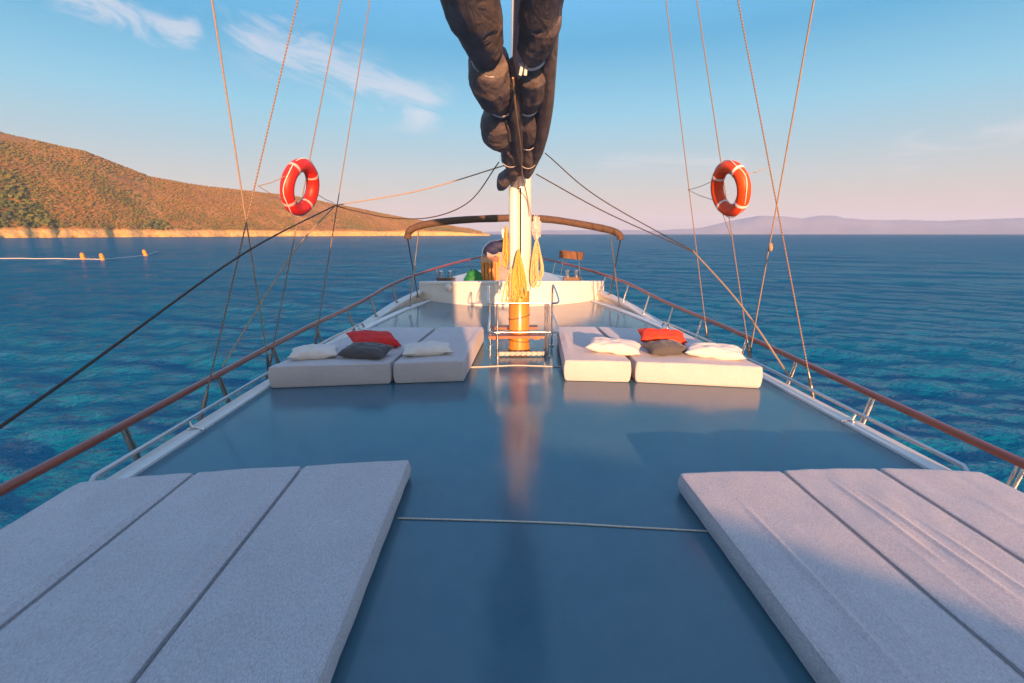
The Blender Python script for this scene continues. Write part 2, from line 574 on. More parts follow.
SIL = [(-420, 234), (-260, 228), (-140, 196), (-70, 152), (-30, 134), (0, 130), (50, 142), (100, 153), (160, 178), (200, 185), (240, 190), (300, 197), (350, 207), (400, 217), (440, 224), (470, 229), (490, 234)]
SHD = [(-420, 560), (0, 690), (200, 820), (350, 980), (430, 1120), (490, 1260)]
DEP = [(-420, 420), (0, 330), (200, 260), (350, 190), (430, 120), (490, 40)]
STRIP = [(-420, 15), (0, 13), (80, 15), (130, 13), (200, 14), (300, 16), (350, 20), (380, 13), (400, 19), (450, 14), (490, 2)]


def hill_point(px, u):
    r = cray(px, 234)
    d = Vector((r.x, r.y, 0)).normalized()
    D0 = sum(interp(SHD, px + k * 30) for k in range(-3, 4)) / 7
    DD = sum(interp(DEP, px + k * 30) for k in range(-3, 4)) / 7
    dist = D0 + DD * u + 10 * fbm(px * 3, 0, 60, 4, 21.0) * max(0.0, 1 - max(u, 0) / .12)
    top = cray(px, interp(SIL, px))
    H = max(0.0, top.z / math.hypot(top.x, top.y) * (D0 + DD)) + 3.6
    s0 = min(interp(STRIP, px) * .62, H)
    st = max(.5, min(s0 * (1 + .45 * fbm(px * 3, 0, 40, 4, 11.0) * max(0.0, 1 - max(0.0, u - .045) / .05)), H))
    p = d * dist
    if u <= 0:
        z = SEA - 3 + u * 10
    elif u < 0.045:
        k = u / 0.045
        z = SEA - 1.5 + (st + 1.5) * (k ** 0.7) * (1 + 0.25 * fbm(p.x, p.y, 26, 4, 5.0))
    elif u <= 1.0:
        k = (u - 0.045) / 0.955
        z = SEA + st + (H - st) * (1 - (1 - k) ** 1.55)
        z += (fbm(p.x, p.y, 130, 5, 2.0) * 4.0) * min(1, k * 4) * min(1, (1 - k) * 3 + .15)
    else:
        z = SEA + H - (u - 1) * H * 0.8
    return Vector((p.x, p.y, z))


us = list(np.linspace(-0.05, 0.045, 12)) + list(np.linspace(0.055, 1.0, 70)) + [1.1, 1.3, 1.6, 2.0]
pxs = np.linspace(-420, 490, 240)
V = [hill_point(px, u_) for u_ in us for px in pxs]
nI = len(pxs)
I = np.arange(len(V)).reshape(len(us), nI)
faces = np.stack([I[:-1, :-1], I[:-1, 1:], I[1:, 1:], I[1:, :-1]], -1).reshape(-1, 4)
hill = fast_mesh('hill', [tuple(p) for p in V], faces, 'hill_soil')
tag(hill, kind='structure')

# scrub on the hillside
bm = bmesh.new()
bmesh.ops.create_icosphere(bm, subdivisions=1, radius=1.0)
ico = np.array([v.co[:] for v in bm.verts], np.float32)
icf = np.array([[v.index for v in f.verts] for f in bm.faces], np.int32)
bm.free()
bv, bf, bt = [], [], []
cnt = 0
NB = 26000
for i in range(NB * 2):
    px = rng.uniform(-200, 482)
    u_ = 0.055 + 0.95 * rng.random() ** 1.25
    p = hill_point(px, min(u_, 1.0))
    dens = fbm(p.x, p.y, 70, 3, 9.0)
    if rng.random() > 0.62 + dens * 0.9:
        continue
    if p.z < SEA + interp(STRIP, px) * .62 + 1.0:
        continue
    green = max(0, min(1, 0.46 - fbm(p.x, p.y, 190, 3, 14.0) * 0.9 + (u_ - 0.32) * 1.0 + (0.25 if px > 170 else 0) + px * 0.0009))
    tree = green < 0.42 and rng.random() < 0.30 and px < 170
    s = rng.uniform(2.0, 3.6) if tree else rng.uniform(0.7, 1.9)
    j = ico * (1 + rng.uniform(-.33, .33, ico.shape).astype(np.float32))
    j = j * np.array([s, s, s * (0.8 if tree else 0.62)], np.float32) + np.array([p.x, p.y, p.z + s * 0.30], np.float32)
    bf.append(icf + cnt * 12)
    bv.append(j)
    bt.append(np.full(12, np.clip(green * 0.85 + rng.normal(0, .22) - (0.15 if tree else 0), 0, 1), np.float32))
    cnt += 1
    if cnt >= NB:
        break
scrub = fast_mesh('scrub', np.concatenate(bv), np.concatenate(bf), 'scrub_leaf', smooth=False, tone=np.concatenate(bt))
tag(scrub, 'dry olive brown scrub and low trees covering the left hillside', 'scrub', kind='stuff')

# far mountains across the water
MS = [(480, 232), (560, 230), (610, 229.5), (650, 230.5), (700, 228), (729, 220.5), (758, 215.5), (772, 216.5), (787, 217), (800, 218.5), (816, 215.5), (830, 215), (843, 218), (870, 220), (905, 219.5), (940, 221), (975, 219.5), (1024, 217.5), (1100, 214), (1200, 218), (1300, 226)]
mv = []
mpx = np.linspace(470, 1320, 220)
prof = [(-.30, 0.0), (-.20, .25), (-.1, .62), (0, 1.0), (.1, .7), (.25, 0.0)]
for du, k in prof:
    for px in mpx:
        r = cray(px, 234)
        d = Vector((r.x, r.y, 0)).normalized()
        D = 8000
        tp = cray(px, interp(MS, px))
        H = tp.z / math.hypot(tp.x, tp.y) * D + 2
        dd = D * (1 + du * 0.25 + 0.012 * math.sin(px * .07 + du * 20))
        z = SEA - 2 + (H + 2) * k + (18 * fbm(px * 40, du * 5000, 900, 4, 3.0) if 0 < k < 1 else 6 * fbm(px * 40, 0, 300, 3, 4.0) * k)
        mv.append((d.x * dd, d.y * dd, z))
I = np.arange(len(mv)).reshape(len(prof), len(mpx))
faces = np.stack([I[:-1, :-1], I[:-1, 1:], I[1:, 1:], I[1:, :-1]], -1).reshape(-1, 4)
mt = fast_mesh('mountains', mv, faces, 'hazed_rock')
tag(mt, kind='structure')

hz = MB()
hz.box((0, 2500, 190), (24000, 19000, 380))
m = bpy.data.materials.new('haze_air')
m.use_nodes = True
t = NT(m.node_tree)
pv = t.n('ShaderNodeVolumePrincipled', {'Color': (0.56, 0.70, 1.0), 'Density': 1.1e-4, 'Anisotropy': 0.0})
t.n('ShaderNodeOutputMaterial', {'Volume': pv.outputs[0]})
MATS['haze_air'] = m
hzo = hz.build('haze', 'haze_air', smooth=False)
for vv in hzo.data.vertices:
    if vv.co.z < 0:
        vv.co.z = SEA - 12.0
tag(hzo, 'thin evening haze over the sea', 'haze', kind='stuff')

# ------------------------------------------------------------------ hull, deck
XC = 0.27
BT = [(-7, 3.35), (-4, 3.5), (0, 3.6), (5, 3.6), (6.5, 3.58), (8, 3.5), (10, 3.3), (12, 3.0), (13.2, 2.7), (14.2, 2.36), (15, 2.05), (16, 1.62), (17, 1.12), (17.8, .62), (18.4, .12)]
RZ = [(-7, .22), (-2, .14), (2, .12), (4, .15), (6, .20), (8, .28), (10.2, .36), (12, .575), (13.2, .67), (15, .83), (17.5, 1.03), (18.6, 1.12)]
CZ = [(-7, -.26), (2, -.30), (4, -.29), (6, -.25), (8, -.16), (10.2, -.085), (12, .125), (13.2, .22), (15, .40), (17.5, .58), (18.6, .66)]


def hb(y):
    # smooth half breadth
    return sum(interp(BT, y + k * .35) for k in (-1, 0, 1)) / 3


def rz(y):
    return sum(interp(RZ, y + k * .6) for k in (-1, 0, 1)) / 3


def cz(y):
    return sum(interp(CZ, y + k * .6) for k in (-1, 0, 1)) / 3


def hull_hit(px, py, off=0.0):
    """where the ray through a pixel crosses the vertical surface off inside the hull line"""
    r = cray(px, py)
    side = -1 if px < 500 else 1
    lo, hi = 0.3, 18.3
    g = lambda y: side * (r.x / r.y * y - XC) - (hb(y) - off)
    for _ in range(60):
        mid = (lo + hi) / 2
        if g(mid) > 0:
            hi = mid
        else:
            lo = mid
    return Vector((0, 0, EYE)) + r * (lo / r.y)


st = list(np.arange(-7, 16.01, 0.5)) + [16.4, 16.8, 17.2, 17.6, 18.0, 18.3]
# bulwark and topsides: outer skin, cap, inner face, as one shell per side
bw = MB()
for s in (-1, 1):
    rows = []
    for y in st:
        b_ = hb(y)
        c = cz(y)
        inn = max(b_ - .21, .0)
        x = lambda h: XC + s * h
        rows.append([(x(max(b_ - .45, .02)), y, SEA - .6), (x(max(b_ - .12, .02)), y, -1.0), (x(b_ - .03), y, c - .09), (x(b_ + .02), y, c - .085), (x(b_ + .02), y, c - .01), (x(b_ + .01), y, c),
                     (x(inn + .0), y, c), (x(inn - .01), y, c - .01), (x(inn - .01), y, c - .06), (x(inn + .03), y, c - .065), (x(inn + .03), y, -.62)])
    nn = len(rows[0])
    vs = [p for r_ in rows for p in r_]
    fs = []
    for i in range(len(rows) - 1):
        for k in range(nn - 1):
            q = (i * nn + k, i * nn + k + 1, (i + 1) * nn + k + 1, (i + 1) * nn + k)
            fs.append(q if s < 0 else q[::-1])
    bw.add(vs, fs)
tag(bw.build('hull', 'cap_paint'), kind='structure')

# side deck in the gutter
sdk = MB()
vs = []
for y in st:
    b_ = hb(y) - .15
    vs += [(XC - b_, y, -.55), (XC + b_, y, -.55)]
sdk.add(vs, [(2 * i, 2 * i + 1, 2 * i + 3, 2 * i + 2) for i in range(len(st) - 1)])
tag(sdk.build('side_deck', 'cap_paint'), kind='structure')

DST = [y for y in st if y <= 14.5]
dk = MB()
rows = []
NX = 10
for y in DST:
    b_ = hb(y) - .54
    rows.append([(XC - b_, y, -.62)] + [(XC - b_ + 2 * b_ * k / NX, y, 0) for k in range(NX + 1)] + [(XC + b_, y, -.62)])
nn = NX + 3
fs = []
for i in range(len(rows) - 1):
    for k in range(nn - 1):
        fs.append((i * nn + k, i * nn + k + 1, (i + 1) * nn + k + 1, (i + 1) * nn + k))
dk.add([p for r_ in rows for p in r_], fs)
tag(dk.build('deck', 'deck_paint'), kind='structure')

ed = MB()
for s in (-1, 1):
    rows = []
    for y in DST:
        b_ = hb(y) - .54
        x = lambda h: XC + s * h
        rows.append([(x(b_ - .004), y, -.01), (x(b_ - .004), y, .022), (x(b_ + .006), y, .032), (x(b_ + .13), y, .032), (x(b_ + .145), y, .02), (x(b_ + .145), y, -.6)])
    nn = 6
    for i in range(len(rows) - 1):
        pass
    fs = []
    for i in range(len(rows) - 1):
        for k in range(nn - 1):
            q = (i * nn + k, i * nn + k + 1, (i + 1) * nn + k + 1, (i + 1) * nn + k)
            fs.append(q if s > 0 else q[::-1])
    ed.add([p for r_ in rows for p in r_], fs)
tag(ed.build('deck_edge', 'strip_paint'), kind='structure')

# raised foredeck with its rounded white front
fd = MB()
front = []
for k in range(33):
    a = -1 + 2 * k / 32
    x = XC + .06 + a * 2.62
    y = 12.12 + 1.48 * abs(a) ** 2.0
    front.append((x, y, .50 + .15 * (1 - a * a)))
nF = len(front)
rowsF = []
for x, y, z in front:
    rowsF.append([(x, y - .02, -.02), (x, y, .03), (x, y, z - .085), (x, y - .022, z - .08), (x, y - .03, z - .05), (x, y - .012, z - .015), (x, y + .05, z), (x, y + .13, z - .03)])
nn = 8
fs = []
for i in range(nF - 1):
    for k in range(nn - 1):
        fs.append((i * nn + k, (i + 1) * nn + k, (i + 1) * nn + k + 1, i * nn + k + 1))
fd.add([p for r_ in rowsF for p in r_], fs)
# top, closing up to the bow
tops = []
ys = list(np.linspace(13.6, 18.1, 14))
left = [(XC - max(hb(y) - .2, .01), y, .45 + (y - 13.6) * .03) for y in ys]
right = [(XC + max(hb(y) - .2, .01), y, .45 + (y - 13.6) * .03) for y in ys]
mid = len(front) // 2
base = [(x, y + .1, .43) for x, y, z in front]
vs = base + right + left[::-1]
bmf = bmesh.new()
bvs = [bmf.verts.new(p) for p in vs]
bmf.faces.new(bvs)
bmesh.ops.triangulate(bmf, faces=bmf.faces[:])
bmf.verts.index_update()
fd.add([v.co.copy() for v in bmf.verts], [[v.index for v in f.verts] for f in bmf.faces])
bmf.free()
# low cream side walls of the foredeck, along the bulwark
for s, side in ((-1, left), (1, right)):
    vs = []
    for x, y, z in side:
        c = cz(y)
        vs += [(x, y, -.3), (x, y, c - .08)]
    fs = [(2 * i, 2 * i + 2, 2 * i + 3, 2 * i + 1) for i in range(len(side) - 1)]
    fd.add(vs, fs if s < 0 else [f[::-1] for f in fs])
tag(fd.build('raised_foredeck', 'white_gelcoat'), kind='structure')

# ------------------------------------------------------------------ unseen stand-in for the superstructure astern, shaped to cast the evening shade
wh = thing('shade_wheelhouse', (-0.9, -4.0, 0), 'white stand-in for the unseen superstructure, shaped to shade the port side', 'shade_wheelhouse')
q = MB()
q.box((-1.00, -4.0, 1.5), (3.50, 1.6, 3.0))
q.build('wall', 'white_gelcoat', wh, smooth=False)
q = MB()
q.box((-0.99, -4.0, 3.08), (3.62, 1.9, .14))
q.build('roof', 'white_gelcoat', wh, smooth=False)
for x in (-2.1, -1.0, .1):
    q = MB()
    q.box((x, -3.19, 1.55), (.9, .03, .8))
    q.build('window', 'window_glass', wh, smooth=False)
q = MB()
bp_ = [(.74, .003), (3.35, .003), (3.35, .74), (2.8, .86), (2.1, .96), (1.25, 1.01), (.74, 1.27)]  # outline added to set where the shade ends on deck and mattresses
n = len(bp_)
q.add([(x, -3.25, z) for x, z in bp_] + [(x, -3.40, z) for x, z in bp_], [tuple(range(n)), tuple(range(2 * n - 1, n - 1, -1))] + [(k, n + k, n + (k + 1) % n, (k + 1) % n) for k in range(n)])
q.box((2.05, -3.72, .22), (2.5, .62, .44))
bn = q.build('shade_wall', 'white_gelcoat', smooth=False)
tag(bn, 'unseen long white low wall, outline cut to cast the shadow edge', 'shade_block')

# ------------------------------------------------------------------ handrails
def side_rail(side, px_posts, label):
    ys = list(np.arange(-5, 17.9, .35)) + [18.1]
    top = [Vector((XC + side * hb(y), y, rz(y))) for y in ys]
    root = thing('handrail', (XC + side * 3.6, 3, cz(3)), label, 'handrail', 'wooden handrails along the boat')
    q = MB()
    # flattened oval section
    q.tube(top, .037, 12)
    q.build('rail', 'rail_wood', root)
    for y in px_posts:
        q = MB()
        for e in (-.022, .022):
            q.tube([(XC + side * (hb(y) - .11), y + e, cz(y) - .005), (XC + side * (hb(y) - .005), y + e, rz(y) - .02)], .0135, 8)
        q.tube([(XC + side * (hb(y) - .11), y, cz(y) - .005), (XC + side * (hb(y) - .11), y, cz(y) + .012)], .05, 12)
        q.build('post', 'dull_shaded_steel' if side < 0 else 'steel', root)  # port posts get the darker steel, their shade put into the colour
    return root


lp = [hull_hit(px, py).y for px, py in ((123, 427), (218, 376), (272, 345), (315, 323), (347, 305), (370, 293), (391.6, 282.5), (436, 265), (469, 257))]
rp = [hull_hit(px, py).y for px, py in ((1022, 468), (873, 401), (797, 360), (748, 336), (703, 316), (674, 302), (650, 291), (629, 281), (606, 272), (580, 264), (556, 258))]
side_rail(-1, [-3, -.5] + lp, 'reddish brown wooden handrail on shade-darkened steel posts along the left side')
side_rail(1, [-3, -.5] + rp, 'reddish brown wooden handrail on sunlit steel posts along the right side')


def grab(side, label, brk):
    ys = np.arange(3.2, 9.6, .4)
    root = thing('grab_rail', (XC + side * 3.1, 6, 0.03), label, 'grab rail', 'low steel rails along the deck edges')
    q = MB()
    pts = [Vector((XC + side * (hb(y) - .43), y, .115)) for y in ys]
    pts = [pts[0] + Vector((0, -.10, -.08))] + pts + [pts[-1] + Vector((0, .12, -.08))]
    q.tube(pts, .019, 10)
    q.build('tube', 'tube_steel', root)
    for y in brk[1:]:
        q = MB()
        x = XC + side * (hb(y) - .43)
        q.tube([(x, y, .115), (x - side * .03, y, .034)], .015, 8)
        q.tube([(x - side * .03, y, .030), (x - side * .03, y, .040)], .04, 12)
        q.tube([(x - side * .03, y, .05), (x - side * .14, y, .025)], .010, 8)
        q.build('bracket', 'steel', root)


grab(-1, 'low shiny steel tube along the left deck edge', (1.0, 4.25, 6.6, 9.0))
grab(1, 'low shiny steel tube along the right deck edge', (1.0, 4.3, 6.6, 9.0))

# ------------------------------------------------------------------ mast, guard, boom, sail
MX, MY = .29, 7.36
mast = thing('mast', (MX, MY, 0), 'white painted mast with golden varnished foot in the middle of the deck', 'mast')
q = MB()
q.lathe((MX, MY, 0), [(.185, 0), (.185, .02), (.162, .05), (.160, .95)], 28)
q.build('varnished_foot', 'mast_wood', mast)
q = MB()
q.lathe((MX + .02, MY + .02, 0), [(.150, .95), (.164, .955), (.162, 2.0), (.145, 3.5), (.13, 9), (.10, 15)], 28)
q.build('upper_spar', 'white_gelcoat', mast)
q = MB()
q.tube([(MX - .085, MY - .16, .90), (MX - .085, MY - .16, 2.45)], .072, 16)
q.build('sail_track_tube', 'white_gelcoat', mast)
q = MB()
q.tube([(MX + .012, MY - .148, .95), (MX + .012, MY - .15, 2.55)], .012, 8)  # dark rod in place of the shaded slot beside the track
q.build('slot_shade', 'slot_shade_paint', mast)
for z, tl in ((.55, .035), (.18, -.02)):
    q = MB()
    q.tube([(MX + .1635 * math.cos(a), MY + .1635 * math.sin(a), z + tl * math.cos(a)) for a in np.linspace(0, 2 * math.pi, 28, endpoint=False)], .007, 6, closed=True)
    q.build('band', 'iron_brown', mast)
# pin-rail plank round the mast foot
q = MB()
q.box((MX - .05, MY - .12, .285), (.84, .40, .035))
q.box((MX - .05, MY + .28, .325), (.72, .22, .035))
q.box((MX - .36, MY - .12, .255), (.10, .3, .03))
q.box((MX + .26, MY - .12, .255), (.10, .3, .03))
q.build('pin_rail', 'plank_wood', mast, smooth=False)

# steel guard round the mast foot
gd = thing('mast_guard', (.33, 7.0, 0), 'shiny steel tube guard around the golden mast foot', 'mast guard')
fL, fR = Vector((-.045, 6.98, 0)), Vector((.705, 6.98, 0))
bL, bR = Vector((-.17, 7.70, 0)), Vector((.84, 7.70, 0))


def up(p, z):
    return Vector((p.x, p.y, z))


q = MB()
q.tube(catmull([up(bL, .99), up(bL, .985) + Vector((-.02, -.02, 0)), up(fL, .84) + Vector((-.13, 0, 0)), up(fL, .815) + Vector((-.05, -.03, 0)), up(fL, .81), up(fR, .81), up(fR, .815) + Vector((.05, -.03, 0)), up(fR, .84) + Vector((.15, 0, 0)), up(bR, .985) + Vector((.02, -.02, 0)), up(bR, .99)], 5), .016, 10)
q.build('top_tube', 'steel', gd)
q = MB()
q.tube(catmull([up(bL, .55), up(fL, .41) + Vector((-.13, 0, 0)), up(fL, .38) + Vector((-.05, -.03, 0)), up(fL, .375), up(fR, .375), up(fR, .38) + Vector((.05, -.03, 0)), up(fR, .41) + Vector((.15, 0, 0)), up(bR, .55)], 5), .014, 10)
q.build('middle_tube', 'steel', gd)
for p, h in ((fL, .81), (fR, .81), (bL, .99), (bR, .99), (fR + Vector((-.03, .12, 0)), .80)):
    q = MB()
    q.tube([up(p, 0), up(p, h)], .016, 10)
    q.lathe(up(p, 0), [(.045, 0), (.045, .012), (.02, .018)], 14)
    q.build('upright', 'steel', gd)
q = MB()
q.box(((fL.x + fR.x) / 2, 7.02, .045), (.72, .05, .05))
for k in range(9):
    q.box((fL.x + .06 + k * .08, 6.985, .05), (.045, .03, .06))
q.build('foot_bar', 'foot_grey', gd, smooth=False)

BA, BS = 2.52, .22            # boom height at the mast, rise per metre towards the stern


def boom_z(y):
    return BA + BS * (7.1 - y)


def on_boom(px, py, dz=0.0):
    r = cray(px, py)
    # EYE + r.z*k = BA + BS*(7.1 - r.y*k) + dz
    k = (BA + BS * 7.1 + dz - EYE) / (r.z + BS * r.y)
    return Vector((0, 0, EYE)) + r * k


boom = thing('boom', (MX, 7.1, 2.6), 'shade-greyed pale boom seen from below between the bundled sail', 'boom')
q = MB()
bp0, bp1 = Vector((MX - .05, 7.15, boom_z(7.15) + .02)), Vector((MX - .17, -3.0, boom_z(-3) + .02))
bp0.z += .0
q.tube([bp0, bp1], .10, 16)
q.build('spar', 'boom_shade_grey', boom)
q = MB()
q.box((MX - .03, 7.2, 2.50), (.09, .16, .12))
q.build('gooseneck', 'dull_shaded_steel', boom)

sail = thing('furled_sail', (MX, 7.0, 2.4), 'dark grey bundled sail tied along the boom above the mast', 'sail')


def sausage(pts, tail, dark=.0, seed=0, nseg=44, sub=18, squash=1.0, fold=0.085):
    """pts: (px, py, radius in px); follows the boom plane, lumpy between the ties"""
    C, Rr = [], []
    for px, py, rp_ in pts:
        c = on_boom(px, py)
        C.append(c)
        Rr.append(rp_ / F * (c - Vector((0, 0, EYE))).length * .97)
    for (x, y, r_) in tail:
        C.insert(0, Vector((x, y, boom_z(y))))
        Rr.insert(0, r_)
    path = catmull(C, sub)
    n = len(C)
    tt = np.linspace(0, n - 1, len(path))
    rads = np.interp(tt, np.arange(n), Rr)
    # ease radii
    q = MB()
    m_ = len(path)
    vs = []
    for i in range(m_):
        T = (path[min(i + 1, m_ - 1)] - path[max(i - 1, 0)]).normalized()
        side = T.cross(Vector((0, 0, 1))).normalized()
        upv = side.cross(T)
        for k in range(nseg):
            a = 2 * math.pi * k / nseg
            fl = 1 + fold * .40 * mnoise.noise(Vector((math.cos(a) * 2.1 + seed, math.sin(a) * 2.1, tt[i] * 1.1))) * 2 + fold * .30 * mnoise.noise(Vector((math.cos(a) * 5 + seed, math.sin(a) * 5, tt[i] * 1.6 + 9)))
            ss = tt[i] + seed
            wr = mnoise.noise(Vector((math.cos(a) * 4.3 + seed, math.sin(a) * 4.3, ss * .55)))
            wr2 = mnoise.noise(Vector((math.cos(a) * 2.4 + ss * 1.1, math.sin(a) * 2.4 - ss * .8, seed + 3.3)))
            fl -= fold * (1.1 * max(0, .30 - abs(wr) * 2.6) + 1.2 * max(0, .32 - abs(wr2) * 2.4))
            rr_ = rads[i] * fl
            vs.append(path[i] + side * math.cos(a) * rr_ + upv * math.sin(a) * rr_ * squash)
    fs = []
    for i in range(m_ - 1):
        for k in range(nseg):
            l = (k + 1) % nseg
            fs.append((i * nseg + k, i * nseg + l, (i + 1) * nseg + l, (i + 1) * nseg + k))
    fs.append(tuple(range(nseg - 1, -1, -1)))
    fs.append(tuple((m_ - 1) * nseg + k for k in range(nseg)))
    q.add(vs, fs)
    return q


def fold(pts, tail=(), seed=0, name='sail_fold', **k):
    sausage(pts, list(tail), seed=seed, **k).build(name, 'sail_cover', sail, sharp=False)


fold([(470, -8, 26), (477, 22, 22), (485, 46, 16.5), (490, 60, 10), (492, 67, 4)], [(-.26, 2.4, .21), (-.28, .5, .21), (-.26, -2.6, .15)], 1)
fold([(491, 50, 9), (489, 60, 18), (491, 78, 20.5), (495, 94, 17), (500, 106, 9), (502, 112, 4)], (), 5)
fold([(499, 108, 8), (497, 120, 15), (497.5, 133, 15.5), (502, 143, 9), (504, 148, 4)], (), 9)
fold([(509, 140, 5), (509, 151, 8), (510, 160, 8), (510, 166, 4)], (), 12)
fold([(515, 158, 5), (514, 167, 8), (514, 176, 6)], (), 13)
fold([(509, 172, 5), (505, 179, 7.5), (502, 185, 5.5), (500, 188, 3)], (), 15)
fold([(542, -8, 19.5), (540, 20, 19), (535, 42, 17), (531, 57, 10), (529, 64, 4)], [(.39, 2.2, .17), (.40, .5, .18), (.34, -2.6, .15)], 21)
fold([(531, 58, 9), (532.5, 72, 15), (531, 92, 13.5), (528, 105, 9), (526, 111, 4)], (), 25)
fold([(528, 108, 7), (528, 121, 10), (528, 136, 9), (527, 145, 4)], (), 28)
fold([(528, 143, 5), (528, 155, 7.5), (528, 167, 7), (527, 175, 4)], (), 31)
fold([(551, -8, 8.5), (549, 30, 8.5), (547, 70, 8.5), (544.5, 105, 8.5), (541, 130, 8), (537, 150, 6.5), (531, 168, 4)], [(.53, 2.4, .10), (.5, -2, .1)], 35, 'sail_side', fold=.06)
fold([(514, 62, 5), (515, 84, 10), (516, 110, 11), (518, 140, 9), (519, 170, 6)], (), 41, 'sail_core', fold=.05)


def tie(px, py, rp_, w=.03, tilt=0.0):
    c = on_boom(px, py)
    dist = (c - Vector((0, 0, EYE))).length
    r_ = rp_ / F * dist
    T = Vector((0.01, -1, BS)).normalized()
    side = T.cross(Vector((0, 0, 1))).normalized()
    upv = side.cross(T)
    q = MB()
    n = 28
    vs = []
    for k in range(n):
        a = 2 * math.pi * k / n
        for e, ro in ((-w / 2, 1.0), (-w / 2, 1.03), (w / 2, 1.03), (w / 2, 1.0)):
            vs.append(c + T * (e + tilt * math.cos(a) * r_) + (side * math.cos(a) + upv * math.sin(a)) * r_ * ro)
    fs = []
    for k in range(n):
        l = (k + 1) % n
        for e in range(4):
            g = (e + 1) % 4
            fs.append((k * 4 + e, k * 4 + g, l * 4 + g, l * 4 + e))
    q.add(vs, fs)
    q.build('sail_tie', 'tape_white', sail)


tie(489.5, 60, 15.5, .045, .25)
tie(532, 54, 13, .04, -.2)
tie(500, 105, 10.5, .03, .2)
tie(528, 104.5, 10, .03)
tie(527.5, 142, 7.5, .025)
tie(528, 160, 8, .02)
tie(510, 158, 8.6, .022, .2)
q = MB()
c0 = on_boom(524, 60, -.06)
for dx in (0, .05):
    q.tube([c0 + Vector((.02, 0, .05)), c0 + Vector((dx * .6 - .01, -.01, -.02)), c0 + Vector((dx * .8 - .03, 0, -.11))], [.008, .014, .012], 6)
q.build('tie_tail', 'tape_white', sail)

# rope hanging under the boom to the mast
q = MB()
q.tube(catmull([on_boom(513, 78, -.10), on_boom(516, 112, -.16), on_boom(521, 150, -.14), on_boom(522, 172, -.10), at_y(527, 196, 7.12), at_y(531, 215, 7.14)], 6), .0095, 7)
tag(q.build('hanging_rope', 'rope_light'), 'tan rope running down under the middle of the bundled sail', 'rope')

# ------------------------------------------------------------------ awning bow
AY = 11.6
aw = thing('awning_frame', at_y(515, 306, AY), 'brown rolled awning on an arched steel frame behind the mast', 'awning')
apx = [(407.5, 239), (408.5, 233), (413, 228.5), (425, 224.5), (445, 221.5), (470, 219.5), (500, 218.3), (519, 218), (540, 218.7), (560, 220.8), (585, 225), (605, 229), (614, 231.5), (619.5, 235), (620.5, 240)]
pts = catmull([at_y(x, y, AY) for x, y in apx], 5)
q = MB()
q.tube(pts, [0.082 * (1 + .10 * mnoise.noise(Vector((i * .4, 0, 0)))) * (.75 if i in (0, len(pts) - 1) else 1) for i in range(len(pts))], 12)
q.build('awning_roll', 'awning', aw)
for (a, ya, b_, yb) in (((407.5, 238), AY, (418, 297), 13.0), ((419, 228), AY, (409.5, 306), 11.4),
                        ((620.5, 239), AY, (610, 294), 12.9), ((610, 231), AY, (619.5, 306), 11.4)):
    q = MB()
    e = at_y(*b_, yb)
    q.tube([at_y(*a, ya), e], .016, 8)
    q.lathe(e + Vector((0, 0, -.01)), [(.05, 0), (.05, .015), (.02, .03)], 12)
    q.build('leg', 'dull_shaded_steel', aw)

# ------------------------------------------------------------------ rigging
MASTHEAD = Vector((MX, MY, 15))


def closest_on_ray(px, py, A, B):
    """point on the line A-B nearest the camera ray"""
    d1, d2 = cray(px, py).normalized(), (B - A).normalized()
    w0 = Vector((0, 0, EYE)) - A
    b_ = d1.dot(d2)
    d, e = d1.dot(w0), d2.dot(w0)
    k1 = (b_ * e - d) / (1 - b_ * b_)
    return Vector((0, 0, EYE)) + d1 * k1


def shroud(p0, p1, label, mat='rope_twist', rad=.0076, depth=None, ext=1.5, foot=True):
    A = hull_hit(p0[0], p0[1], .05)
    A = Vector((A.x, A.y, A.z))
    B = closest_on_ray(p1[0], p1[1], A, MASTHEAD) if depth is None else at_y(p1[0], p1[1], depth)
    d = B - A
    # continue down to the bulwark cap
    k0 = (A.z - (cz(A.y) - .05)) / max(d.z, .1)
    A0 = A - d * max(0, k0)
    E = A + d * ext
    root = thing('shroud', A0, label, 'rigging line', 'rigging lines standing along the sides')
    q = MB()
    n = 24
    q.tube([A0 + (E - A0) * (i / n) for i in range(n + 1)], rad, 7)
    q.build('rope', mat, root)
    if foot:
        u_ = d.normalized()
        q = MB()
        q.tube([A0, A0 + u_ * .05, A0 + u_ * .08, A0 + u_ * .40, A0 + u_ * .43, A0 + u_ * .5], [.012, .014, .022, .022, .014, .011], 10)
        q.build('turnbuckle', 'dull_shaded_steel', root)
    return A0, E


LS = []
LS.append(shroud((268, 362), (212, 0), 'sunlit pale rope on the far left, leaning outward at its top', 'rope_light', .0078, depth=4.6, ext=1.5))
LS.append(shroud((204, 405), (298, 0), 'left rigging line starting lowest, left of the red lifebuoy', ext=1.6))
LS.append(shroud((272, 352), (341, 0), 'rigging line that passes behind the red lifebuoy', ext=1.6))
LS.append(shroud((315, 345), (370, 0), 'left rigging line nearest to the mast, right of the red lifebuoy', ext=1.6))
RS = []
RS.append(shroud((708, 345), (666, 0), 'right rigging line nearest to the mast, left of the orange lifebuoy', ext=1.6))
RS.append(shroud((748, 345), (697, 0), 'rigging line that passes behind the orange lifebuoy', ext=1.6))
RS.append(shroud((813, 396), (738, 0), 'right rigging line running down furthest right to the rail', ext=1.6))
RS.append(shroud((750, 353), (814, 0), 'knotted rope on the right, leaning outward at its top', 'rope_light', .0078, depth=4.6, ext=1.5))
q = MB()
kp = closest_on_ray(771, 247, RS[3][0], RS[3][1])
q.lathe(kp + Vector((0, 0, -.05)), [(.012, 0), (.026, .02), (.030, .05), (.022, .08), (.012, .10)], 10)
